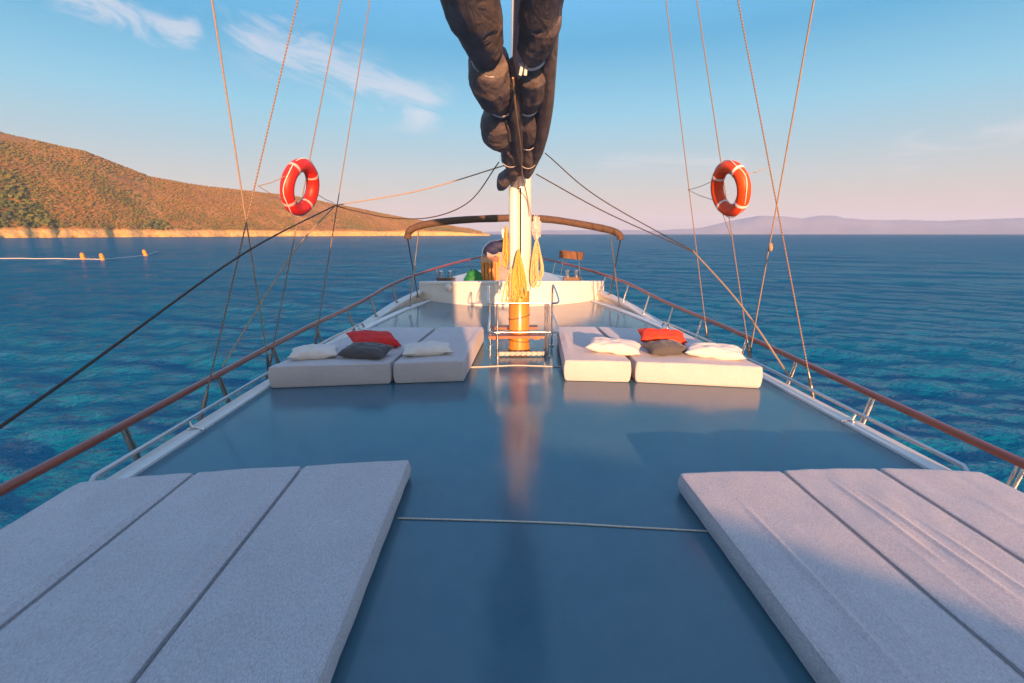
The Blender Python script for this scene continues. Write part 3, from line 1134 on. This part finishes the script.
k_ = q.build('knot', 'rope_light', bpy.data.objects['shroud.007'])


def rope(name, pts, rad, mat, label, cat='rope', group=None, n=8):
    q = MB()
    q.tube(catmull(pts, n), rad, 7)
    return tag(q.build(name, mat), label, cat, group)


blockL = closest_on_ray(335, 205.5, LS[3][0], LS[3][1])
m0 = at_y(506, 165, 7.15)
a1 = at_y(0, 427, 2.4)
mid1 = closest_on_ray(246, 252, blockL, a1)
rope('sheet_rope', [m0, closest_on_ray(420, 190.5, m0, blockL), blockL], .009, 'rope_light', 'thin brown rope from mast top edge across to the left rigging', n=10)
rope('guy_rope', [blockL, mid1, a1, a1 + (a1 - blockL) * .5], .0098, 'rope_dark', 'dark rope slanting down over the sea to the left edge', n=6)
b0 = at_y(499, 162, 7.15)
rope('slack_rope', [b0, closest_on_ray(470, 201, b0, blockL), closest_on_ray(433, 217, b0, blockL), closest_on_ray(392, 218, b0, blockL), closest_on_ray(355, 211, b0, blockL), blockL], .0085, 'rope_dark', 'slack dark rope sagging between mast and left rigging', n=8)
g1 = hull_hit(222, 367, .02)
rope('lashing_rope', [blockL, closest_on_ray(294, 252, blockL, g1), g1], .0095, 'rope_light', 'golden lit rope slanting from left rigging down to the rail')

joinR = closest_on_ray(693, 251, RS[0][0], RS[0][1])
e1 = hull_hit(793, 382, .1)
m1, m2 = at_y(545, 153, 7.2), at_y(536, 174, 7.2)
rope('sheet_rope', [m1, closest_on_ray(600, 198.5, m1, joinR), joinR], .0085, 'rope_dark', 'upper of two dark ropes from the mast to the right rigging')
rope('sheet_rope', [m2, closest_on_ray(600, 209.5, m2, joinR), closest_on_ray(652, 233.5, m2, joinR), joinR + Vector((0, 0, -.012))], .0085, 'rope_dark', 'lower of two dark ropes from the mast to the right rigging')
rope('guy_rope', [joinR, closest_on_ray(740, 304, joinR, e1), e1], .013, 'rope_light', 'thick brown rope slanting down to the right handrail')

# ropes on the deck
rope('deck_rope', [at_z(398, 518.2, .006), at_z(470, 520, .006), at_z(560, 523, .006), at_z(640, 527.5, .006), at_z(709, 531.3, .006)], .0055, 'cord_white', 'thin cream rope lying across the deck between the near mattresses', group='ropes lying across the deck')
rope('deck_rope', [at_z(462, 367.5, .006), at_z(490, 366.5, .006), at_z(515, 365.3, .006), at_z(540, 366, .006), at_z(566, 367.3, .006)], .0075, 'cord_white', 'thin cream rope lying on the deck before the mast guard', group='ropes lying across the deck')

# ------------------------------------------------------------------ lifebuoys
def lifebuoy(px, py, rollx, body, band, label, lash, lean):
    c = at_y(px, py, 6.15)
    side = -1 if px < 500 else 1
    nrm = Vector((1.0, -.06, .12 * -side)).normalized()      # ring lies in the plane of the rigging
    A, B = lean
    upv = (B - A).normalized()
    nrm = (Matrix.Rotation(R(rollx), 3, 'Z') @ Vector((1, 0, 0)))
    nrm = (nrm - upv * nrm.dot(upv)).normalized()
    fw = nrm.cross(upv)
    root = thing('lifebuoy', c, label, 'lifebuoy')
    RM, RT = .262, .078

    def ringp(a, r_=RM, off=0.0):
        return c + (fw * math.cos(a) + upv * math.sin(a)) * r_ + nrm * off
    q = MB()
    q.tube([ringp(2 * math.pi * i / 48) for i in range(48)], RT, 16, closed=True)
    q.build('ring', body, root)
    for a0 in (R(42), R(135), R(222), R(312)):
        q = MB()
        q.tube([ringp(a0 + R(e)) for e in np.linspace(-3.4, 3.4, 5)], RT + .003, 16)
        q.build('reflective_band', band, root)
    q = MB()
    pts = []
    for i in range(64):
        a = 2 * math.pi * i / 64
        sag = abs(math.sin(2 * a + R(90)))
        pts.append(ringp(a, RM + RT * (.86 + .24 * sag), -side * .02 + .012 * math.sin(5 * a)))
    q.tube(pts, .0055, 6, closed=True)
    q.build('grab_line', 'tape_white', root)
    for a, tgt in lash:
        q = MB()
        a = math.atan2((tgt - c).dot(upv), (tgt - c).dot(fw)) + a
        p = ringp(a, RM + RT)
        q.tube([p, (p + tgt) / 2 + Vector((0, 0, -.015)), tgt], .0045, 6)
        q.build('lashing', 'rope_light', root)


def lp_(i, px, py, L):
    return closest_on_ray(px, py, L[i][0], L[i][1])


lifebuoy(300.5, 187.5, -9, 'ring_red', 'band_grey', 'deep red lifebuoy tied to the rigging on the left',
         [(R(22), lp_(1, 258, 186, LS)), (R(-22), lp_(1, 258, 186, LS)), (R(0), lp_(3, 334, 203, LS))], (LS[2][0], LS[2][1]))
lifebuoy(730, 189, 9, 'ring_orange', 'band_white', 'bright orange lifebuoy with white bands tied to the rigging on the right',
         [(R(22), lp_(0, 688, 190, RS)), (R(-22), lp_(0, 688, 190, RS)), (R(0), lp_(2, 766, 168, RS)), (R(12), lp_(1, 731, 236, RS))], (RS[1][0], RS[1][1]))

# ------------------------------------------------------------------ mattresses
def mattress(quad, t_, label, group, creases=(), name='mattress', seed=0, rad=.019, welt=True, rise=None):
    """quad: plan corners front-left, front-right, back-right, back-left"""
    A, B, C, D = [Vector((p[0], p[1], 0)) for p in quad]
    ctr = (A + B + C + D) / 4
    wid = ((B - A).length + (C - D).length) / 2
    leng = ((D - A).length + (C - B).length) / 2
    NS, NT_ = 84, 84
    hw = wid / 2

    def prof(ins):
        pts = []
        w = hw - ins
        zt, zb = t_ - ins, .012 + ins * .4
        r_ = max(rad * .9, .008) if ins < rad * .6 else .012
        pts.append((-w + r_ * .6, zb - .010))
        for k in range(5):
            a = math.pi * 1.5 - k / 4 * math.pi / 2
            pts.append((-w + .02 + .02 * math.cos(a), zb + .02 + .02 * math.sin(a)))
        for k in range(1, 4):
            zz = zb + .02 + (zt - r_ - zb - .02) * k / 4
            bul = .010 * math.sin(math.pi * k / 4)
            pts.append((-w - bul, zz))
        for k in range(5):
            a = math.pi - k / 4 * math.pi / 2
            pts.append((-w + r_ + r_ * math.cos(a), zt - r_ + r_ * math.sin(a)))
        for k in range(1, NT_):
            s = k / NT_
            pts.append((-w + r_ + (2 * w - 2 * r_) * s, zt + .006 * math.sin(math.pi * s)))
        n = len(pts)
        half = pts[:1 + 5 + 3 + 5]
        return pts + [(-x, z) for x, z in half[::-1]]

    vs = []
    sl = [0, .004, .012, .022, .034] + list(np.linspace(.05, leng - .05, NS)) + [leng - .034, leng - .022, leng - .012, leng - .004, leng]
    npf = None
    for s in sl:
        e = min(s, leng - s)
        ins = rad - math.sqrt(max(0, rad * rad - (rad - min(e, rad)) ** 2))
        P = prof(ins)
        npf = len(P)
        vv = s / leng
        for x, z in P:
            uu = x / wid + .5
            if z > t_ * .55:
                d = 0
                for (u0, v0, u1, v1, w_, h_) in creases:
                    tt = ((uu - u0) * (u1 - u0) * wid * wid + (vv - v0) * (v1 - v0) * leng * leng) / (((u1 - u0) * wid) ** 2 + ((v1 - v0) * leng) ** 2)
                    tc_ = min(1, max(0, tt))
                    qx, qy = u0 + (u1 - u0) * tc_, v0 + (v1 - v0) * tc_
                    dist = math.hypot((uu - qx) * wid, (vv - qy) * leng)
                    env = math.sin(math.pi * min(1, max(0, tt * .96 + .02))) ** 1.1
                    d += 1.25 * h_ * math.exp(-(dist / (w_ * 1.5)) ** 2) * env
                z += d + .005 * mnoise.noise(Vector((uu * wid * 2.2 + seed * 7, vv * leng * 1.6, seed))) + .0035 * mnoise.noise(Vector((uu * wid * 9 + seed, vv * leng * 4, seed + 4)))
            else:
                x += math.copysign(.006 * mnoise.noise(Vector((vv * leng * 3, z * 9, seed + (5 if x > 0 else 0)))), x)
            uu = x / wid + .5
            p = (A * (1 - uu) + B * uu) * (1 - vv) + (D * (1 - uu) + C * uu) * vv
            zz = z + (rise or 0) * vv
            vs.append((p.x, p.y, max(zz, .004)))
    m_ = len(sl)
    fs = []
    for i in range(m_ - 1):
        for k in range(npf):
            l = (k + 1) % npf
            fs.append((i * npf + k, (i + 1) * npf + k, (i + 1) * npf + l, i * npf + l))
    fs.append(tuple(range(npf)))
    fs.append(tuple((m_ - 1) * npf + k for k in range(npf - 1, -1, -1)))
    root = thing(name, (ctr.x, ctr.y, 0), label, 'mattress', group)
    q = MB()
    q.add(vs, fs)
    o = q.build('cushion', 'mattress_cloth', root)
    if welt:
        # sewn seam running along the upper edges
        for sgn in (0.0, 1.0):
            q = MB()
            pts = []
            for i in range(5, m_ - 5):
                k = 1 + 5 + 3 + 2
                idx = k if sgn == 0 else npf - 1 - k
                pts.append(vs[i * npf + idx])
            q.tube(pts, .006, 6)
            q.build('seam', 'mattress_cloth', root)
    return root


T1 = .145
GN = 'grey mattresses on the near deck'
yn = 1.12
mattress([(-1.376, yn), (-.70, yn), (-.69, 3.345), (-1.436, 3.27)], T1,
         'left near grey mattress lying closest to the middle of the deck', GN,
         [(.93, .02, .93, .98, .016, .010), (.5, .1, .47, .5, .02, .003)], seed=1)
mattress([(-2.14, yn), (-1.402, yn), (-1.462, 3.27), (-2.165, 3.19)], T1,
         'left near grey mattress in the middle of its row of three', GN,
         [(.925, .03, .925, .97, .016, .015), (.62, .0, .70, .6, .02, .005), (.75, .1, .76, .9, .012, .004)], seed=2)
mattress([(-2.86, yn), (-2.165, yn), (-2.19, 3.19), (-2.89, 3.07)], T1,
         'left near grey mattress against the left deck edge', GN,
         [(.93, .03, .93, .97, .014, .012)], seed=3)
mattress([(1.285, yn), (1.985, yn), (2.005, 3.12), (1.265, 3.095)], T1,
         'right near grey mattress lying closest to the middle of the deck', GN,
         [(.36, .05, .33, .82, .013, .015), (.62, .1, .60, .6, .02, .004), (.05, .0, .05, .7, .014, .004)], seed=4)
mattress([(2.012, yn), (2.672, yn), (2.716, 3.14), (2.03, 3.125)], T1,
         'right near grey mattress in the middle of its row of three', GN,
         [(.38, .45, .34, .93, .012, .011), (.55, .3, .50, .85, .012, .011), (.72, .25, .66, .7, .011, .008), (.25, .2, .25, .6, .012, .004)], seed=5)
mattress([(2.70, yn), (3.40, yn), (3.43, 3.07), (2.745, 3.14)], T1,
         'right near grey mattress against the right deck edge', GN,
         [(.45, .2, .42, .8, .016, .005)], seed=6)
GF = 'thick mattresses beside the mast'
T2 = .265
mattress([(-2.75, 5.53), (-1.36, 5.68), (-1.10, 7.95), (-2.15, 8.02)], T2,
         'wide thick grey mattress left of the mast, against the left deck edge', GF, [(.5, .1, .5, .9, .02, .004)], seed=7, rad=.017)
mattress([(-1.31, 5.68), (-.455, 5.76), (-.29, 8.0), (-1.04, 7.96)], T2,
         'thick grey mattress just left of the mast guard', GF,
         [(.3, .3, .35, .8, .02, .008), (.42, .35, .48, .85, .02, .008), (.55, .3, .6, .8, .02, .008), (.66, .4, .7, .8, .02, .007), (.94, .0, .95, 1, .03, .012)], seed=8, rad=.02)
mattress([(.80, 5.76), (1.605, 5.67), (1.60, 7.97), (.965, 7.95)], T2,
         'thick grey mattress just right of the mast guard', GF, [(.1, .1, .12, .9, .03, .008), (.6, .5, .8, .8, .02, .005)], seed=9, rad=.017)
mattress([(1.675, 5.67), (3.10, 5.39), (2.82, 7.62), (1.655, 7.96)], T2,
         'wide thick grey mattress right of the mast, against the right deck edge', GF, [(.5, .1, .5, .9, .02, .004)], seed=10, rad=.017)

# ------------------------------------------------------------------ pillows
def pillow(px, py, y, w, h, th, yaw, pitch, roll, mat, label, zc=None):
    c = at_y(px, py, y)
    if zc is not None:
        c.z = zc
    M = Matrix.Rotation(R(yaw), 3, 'Z') @ Matrix.Rotation(R(pitch), 3, 'X') @ Matrix.Rotation(R(roll), 3, 'Y')
    n = 26
    vs, fs = [], []
    sd_ = px * .13
    for sgn in (1, -1):
        for i in range(n + 1):
            for j in range(n + 1):
                a, b_ = -1 + 2 * i / n, -1 + 2 * j / n
                pin = 1 - .10 * (1 - abs(b_) ** 2) * abs(a) ** 3
                pin2 = 1 - .10 * (1 - abs(a) ** 2) * abs(b_) ** 3
                pr = max(0, (1 - abs(a) ** 2.6) * (1 - abs(b_) ** 2.6)) ** .5
                z = sgn * th / 2 * pr
                edge = max(abs(a), abs(b_))
                if pr > 0:
                    z += sgn * .020 * mnoise.noise(Vector((a * 2.6 + sd_, b_ * 2.6, sgn))) * min(1, pr * 2) + sgn * .009 * mnoise.noise(Vector((a * 6 + sd_, b_ * 6, sgn * 3))) * min(1, pr * 2)
                vs.append(Vector((a * w / 2 * pin, b_ * h / 2 * pin2, z)))
    off = (n + 1) ** 2
    for k in range(2):
        for i in range(n):
            for j in range(n):
                p = k * off + i * (n + 1) + j
                qd = (p, p + n + 1, p + n + 2, p + 1)
                fs.append(qd if k == 0 else qd[::-1])
    bm = bmesh.new()
    bl = [bm.verts.new(M @ v + c) for v in vs]
    for f in fs:
        bm.faces.new([bl[i] for i in f])
    bmesh.ops.remove_doubles(bm, verts=bm.verts[:], dist=.0004)
    bm.verts.index_update()
    q = MB()
    q.add([v.co.copy() for v in bm.verts], [[v.index for v in f.verts] for f in bm.faces])
    bm.free()
    return tag(q.build('pillow', mat, loc=tuple(c)), label, 'pillow', 'pillows on the mattresses by the mast')


pillow(315, 353, 6.00, .60, .38, .15, 14, 4, 0, 'pillow_white', 'white pillow leftmost on the left wide mattress', .335)
pillow(374, 343, 6.50, .66, .48, .17, 30, 12, 7, 'pillow_red', 'red pillow behind the dark grey one, left of the mast', .385)
pillow(366, 353, 6.00, .62, .38, .17, -12, 7, 0, 'pillow_dark', 'dark grey pillow in front of the red pillow', .345)
pillow(427, 351, 6.16, .66, .42, .14, 12, 3, 0, 'pillow_white', 'white pillow on the mattress just left of the mast guard', .33)
pillow(614, 348.5, 6.18, .72, .42, .16, -20, 5, 3, 'pillow_white', 'white pillow on the mattress just right of the mast guard', .345)
pillow(662, 340, 6.50, .66, .38, .17, -8, 13, 3, 'pillow_orange', 'orange red pillow behind the dark grey one, right of the mast', .40)
pillow(665, 351, 6.06, .54, .34, .17, 10, 6, 0, 'pillow_dark', 'dark grey pillow in front of the orange red pillow', .345)
pillow(714, 353, 5.90, .72, .40, .16, -20, 5, 2, 'pillow_white', 'white pillow rightmost on the right wide mattress', .34)

# ------------------------------------------------------------------ coiled ropes on the mast
def coil(top, length, width, n, mat, label, spread=.12, seed=0, side=Vector((1, 0, 0))):
    rg = random.Random(seed)
    q = MB()
    for i in range(n):
        o = Vector((rg.uniform(-spread, spread), rg.uniform(-.05, .02), 0))
        L = length * rg.uniform(.72, 1.0)
        w = width * rg.uniform(.5, 1.0)
        pts = []
        for k in range(17):
            a = 2 * math.pi * k / 16
            xx = math.sin(a) * w * (.35 + .65 * (1 - math.cos(a)) / 2)
            zz = -(1 - math.cos(a)) / 2 * L
            pts.append(top + side * (xx + o.x * (-zz / L) * 1.0) + Vector((rg.uniform(-.006, .006), o.y + .03 * math.sin(a) * (1 if i % 2 else -1), zz + rg.uniform(-.006, .006))))
        q.tube(pts, .0115, 6)
    # gathering wraps near the top
    for k in range(4):
        zc = -length * .16 - k * .022
        q.tube([top + side * (math.cos(a) * width * .62) + Vector((0, math.sin(a) * .055 - .015, zc)) for a in np.linspace(0, 2 * math.pi, 14, endpoint=False)], .010, 6, closed=True)
    return tag(q.build('rope_coil', mat), label, 'rope coil', 'rope coils hanging on the mast')


coil(at_y(518.5, 250, 7.02), .74, .07, 16, 'rope_yellow', 'yellow rope coil hanging on the front of the mast', .10, 3)
coil(at_y(511, 268, 7.04), .52, .05, 10, 'rope_cream', 'short cream rope coil hanging lower left on the mast', .12, 5)
coil(at_y(536.5, 240, 7.25), .72, .075, 14, 'rope_cream', 'cream rope coil hanging on the right side of the mast', .07, 8)
coil(at_y(506, 226, 7.25), .62, .035, 7, 'rope_yellow', 'thin tan rope coil hanging on the left side of the mast', .04, 11)

# crumpled translucent bag tied above the right coil
q = MB()
bc = at_y(536.5, 228, 7.27)
n = 14
vs, fs = [], []
for i in range(n + 1):
    th_ = math.pi * i / n
    for j in range(n):
        ph = 2 * math.pi * j / n
        r_ = 1 + .55 * mnoise.noise(Vector((math.sin(th_) * math.cos(ph) * 3, math.sin(th_) * math.sin(ph) * 3, math.cos(th_) * 3)))
        vs.append(bc + Vector((.062 * r_ * math.sin(th_) * math.cos(ph), .05 * r_ * math.sin(th_) * math.sin(ph), .16 * r_ * math.cos(th_))))
for i in range(n):
    for j in range(n):
        l = (j + 1) % n
        fs.append((i * n + j, (i + 1) * n + j, (i + 1) * n + l, i * n + l))
q.add(vs, fs)
tag(q.build('plastic_bag', 'plastic_bag', smooth=False), 'crumpled whitish plastic bag tied to the right of the mast', 'bag')

# ------------------------------------------------------------------ foredeck gear
FZ = .45
# slatted crate
cr = thing('slatted_crate', (at_y(490, 281, 13.9).x, 13.9, FZ), 'orange slatted wooden crate on the foredeck left of the mast', 'crate')
cc = at_y(490, 272, 13.9)
cw, cd = .50, .42
ch = at_y(490, 262, 13.9).z - FZ
q = MB()
for k in range(5):
    q.box((cc.x - cw / 2 + .05 + k * .10, 13.9 - cd / 2, FZ + ch / 2), (.078, .02, ch))
q.box((cc.x, 13.9 + cd / 2, FZ + ch / 2), (cw, .02, ch))
for s in (-1, 1):
    q.box((cc.x + s * (cw / 2 - .01), 13.9, FZ + ch / 2), (.018, cd - .03, ch - .002))
q.build('slats', 'crate_wood', cr, smooth=False)
q = MB()
q.box((cc.x, 13.93, FZ + ch + .06), (cw + .02, cd + .06, .025), Matrix.Rotation(R(16), 3, 'X'))
q.build('lid', 'crate_wood', cr, smooth=False)
# green net heap
q = MB()
gc = at_y(474, 281, 13.6)
n, mrow = 22, 12
vs, fs = [], []
for i in range(mrow + 1):
    e = i / mrow
    for j in range(n):
        a = 2 * math.pi * j / n
        r_ = (1 - e ** 2.2) ** .6 * (1 + .22 * mnoise.noise(Vector((math.cos(a) * 1.6, math.sin(a) * 1.6, e * 3))))
        vs.append((gc.x + .27 * r_ * math.cos(a), 13.6 + .24 * r_ * math.sin(a), FZ + .38 * e + .04 * mnoise.noise(Vector((a * 3, e * 6, 2)))))
for i in range(mrow):
    for j in range(n):
        l = (j + 1) % n
        fs.append((i * n + j, i * n + l, (i + 1) * n + l, (i + 1) * n + j))
q.add(vs, fs)
tag(q.build('net_heap', 'green_net', loc=(gc.x, 13.6, FZ)), 'heap of green netting on the foredeck beside the orange crate', 'net')
# navy bag under a steel hoop
nb = thing('covered_bundle', (at_y(494, 262, 15.3).x, 15.3, FZ), 'navy blue covered bundle under a curved steel hoop at the bow', 'bundle')
q = MB()
vs, fs = [], []
n, mrow = 20, 10
c0 = at_y(495, 248, 15.3)
for i in range(mrow + 1):
    e = math.pi * i / mrow
    for j in range(n):
        a = 2 * math.pi * j / n
        r_ = 1 + .2 * mnoise.noise(Vector((math.sin(e) * math.cos(a) * 2, math.sin(e) * math.sin(a) * 2, math.cos(e) * 2)))
        vs.append(c0 + Vector((.36 * r_ * math.sin(e) * math.cos(a), .2 * r_ * math.sin(e) * math.sin(a), .24 * r_ * math.cos(e) + .10 * math.sin(e) * math.cos(a))))
for i in range(mrow):
    for j in range(n):
        l = (j + 1) % n
        fs.append((i * n + j, (i + 1) * n + j, (i + 1) * n + l, i * n + l))
q.add(vs, fs)
q.build('cover', 'navy_cloth', nb)
q = MB()
q.tube(catmull([at_y(482, 262, 15.2), at_y(483, 250, 15.2), at_y(488, 243, 15.2), at_y(497, 240.5, 15.2), at_y(506, 241, 15.2), at_y(508, 262, 15.2)], 5), .022, 8)
q.build('hoop', 'steel', nb)
# the hoop stands on two short legs down to the foredeck
q = MB()
for px in (482, 508):
    p = at_y(px, 262, 15.2)
    q.tube([p, Vector((p.x, p.y, FZ + .03))], .022, 8)
q.box((c0.x, 15.3, (FZ + c0.z) / 2 - .06), (.5, .28, max(.1, c0.z - FZ - .12)))
q.build('stand', 'windlass_grey', nb, smooth=False)
# jackstaff by the mast
q = MB()
jb = at_y(503, 262, 15.6)
jt = at_y(503, 229, 15.6)
q.tube([Vector((jb.x, 15.6, FZ + .02)), jt - Vector((0, 0, .18))], .035, 10)
q.lathe(jt - Vector((0, 0, .18)), [(.05, 0), (.06, .04), (.06, .13), (.03, .18)], 12)
tag(q.build('bow_light_pole', 'strip_paint', loc=(jb.x, 15.6, FZ)), 'short pale pole with a lamp head at the bow, left of the mast', 'pole')
# windlass
wl = thing('anchor_windlass', (at_y(503, 281, 14.6).x, 14.6, FZ), 'grey and yellow anchor windlass on the foredeck by the mast', 'windlass')
wx = at_y(502, 281, 14.6).x
q = MB()
q.box((wx, 14.6, FZ + .16), (.42, .36, .32))
q.box((wx, 14.6, FZ + .36), (.30, .26, .10))
q.build('housing', 'windlass_grey', wl, smooth=False)
q = MB()
q.lathe((wx - .30, 14.6, FZ + .30), [(.13, 0), (.13, .04), (.07, .06), (.07, .16), (.13, .18), (.13, .22)], 16, (1, 0, 0))
q.build('drum', 'yellow_paint', wl)
q = MB()
q.tube([(wx - .05, 14.5, FZ + .38), (wx - .12, 14.42, FZ + .78)], .03, 8)
q.build('brake_lever', 'yellow_paint', wl)
# mooring bollards


def bollard(px, y, label):
    c = at_y(px, 281, y)
    root = thing('mooring_bollard', (c.x, y, FZ), label, 'bollard', 'mooring bollards on the foredeck')
    q = MB()
    q.box((c.x, y, FZ + .06), (.52, .20, .12))
    q.build('base', 'iron_brown', root, smooth=False)
    for s in (-1, 1):
        q = MB()
        q.lathe((c.x + s * .13, y, FZ + .12), [(.06, 0), (.055, .12), (.075, .16), (.075, .19), (.04, .21)], 14)
        q.build('horn', 'steel', root)


bollard(446, 13.9, 'twin headed mooring bollard on the left side of the foredeck')
bollard(572, 14.1, 'twin headed mooring bollard on the right side of the foredeck')
# wooden board box carried on the bow rail
bb = at_y(571.5, 255, 14.6)
bx = thing('wooden_box', bb, 'small brown wooden box fixed above the right bow rail', 'box')
q = MB()
RT_ = Matrix.Rotation(R(-18), 3, 'Z') @ Matrix.Rotation(R(4), 3, 'Y')
q.box(bb + RT_ @ Vector((0, -.10, 0)), (.70, .03, .22), RT_)
q.box(bb + RT_ @ Vector((0, .10, 0)), (.70, .03, .22), RT_)
for s in (-1, 1):
    q.box(bb + RT_ @ Vector((s * .335, 0, 0)), (.03, .168, .218), RT_)
q.box(bb + RT_ @ Vector((0, 0, -.09)), (.638, .168, .03), RT_)
q.build('box_body', 'sign_wood', bx, smooth=False)
for s in (-1, 1):
    q = MB()
    p = bb + RT_ @ Vector((s * .25, 0, -.10))
    q.tube([p, p + Vector((0, 0, -.14)), p + Vector((s * .05, 0, -.55))], .016, 8)
    q.build('leg', 'steel', bx)
# small round lamp on the foredeck front
ll = at_y(448.5, 287.5, 12.62)
lt = thing('deck_lamp', ll, 'small round white lamp on the front of the raised foredeck', 'lamp')
q = MB()
q.lathe(ll, [(.095, 0), (.095, .02), (.07, .05), (.02, .07)], 18, (-.25, -1, .1))
q.build('lens', 'white_gelcoat', lt)

# ------------------------------------------------------------------ marker floats out on the water
def floatm(px, py, tilt, label):
    d = at_z(px, py + 4, SEA)
    root = thing('marker_float', d, label, 'marker float', 'yellow marker floats on a line in the bay')
    k = d.length / F * .58
    q = MB()
    ax = Vector((math.sin(R(tilt)), 0, math.cos(R(tilt))))
    q.lathe(d - ax * 1.0 * k, [(1.3 * k, 0), (2.4 * k, .5 * k), (2.5 * k, 3 * k), (2.3 * k, 7 * k), (1.9 * k, 8.6 * k), (.8 * k, 9.6 * k)], 16, ax)
    q.build('float_body', 'buoy_yellow', root)
    q = MB()
    q.lathe(d + ax * 3.2 * k, [(2.6 * k, 0), (2.65 * k, .5 * k), (2.6 * k, 1.0 * k)], 16, ax)
    q.build('band', 'crate_wood', root)
    return d


f1 = floatm(83.5, 255.5, -6, 'yellow marker float nearest the left edge of the photo')
f2 = floatm(103, 256, -10, 'yellow marker float in the middle of the three')
f3 = floatm(146, 252, -14, 'small yellow marker float furthest right of the three')
f0 = at_z(-60, 258.5, SEA)
q = MB()
pts = []
for A, B in ((f0, f1), (f1, f2), (f2, f3), (f3, at_z(158, 251.8, SEA))):
    for i in range(12):
        p = A.lerp(B, i / 12)
        pts.append(Vector((p.x, p.y, SEA + .10 + .03 * math.sin(i * 2.1))))
q.tube(pts, .04, 6)
tag(q.build('float_line', 'band_white'), 'white floating line strung between the yellow marker floats', 'line')
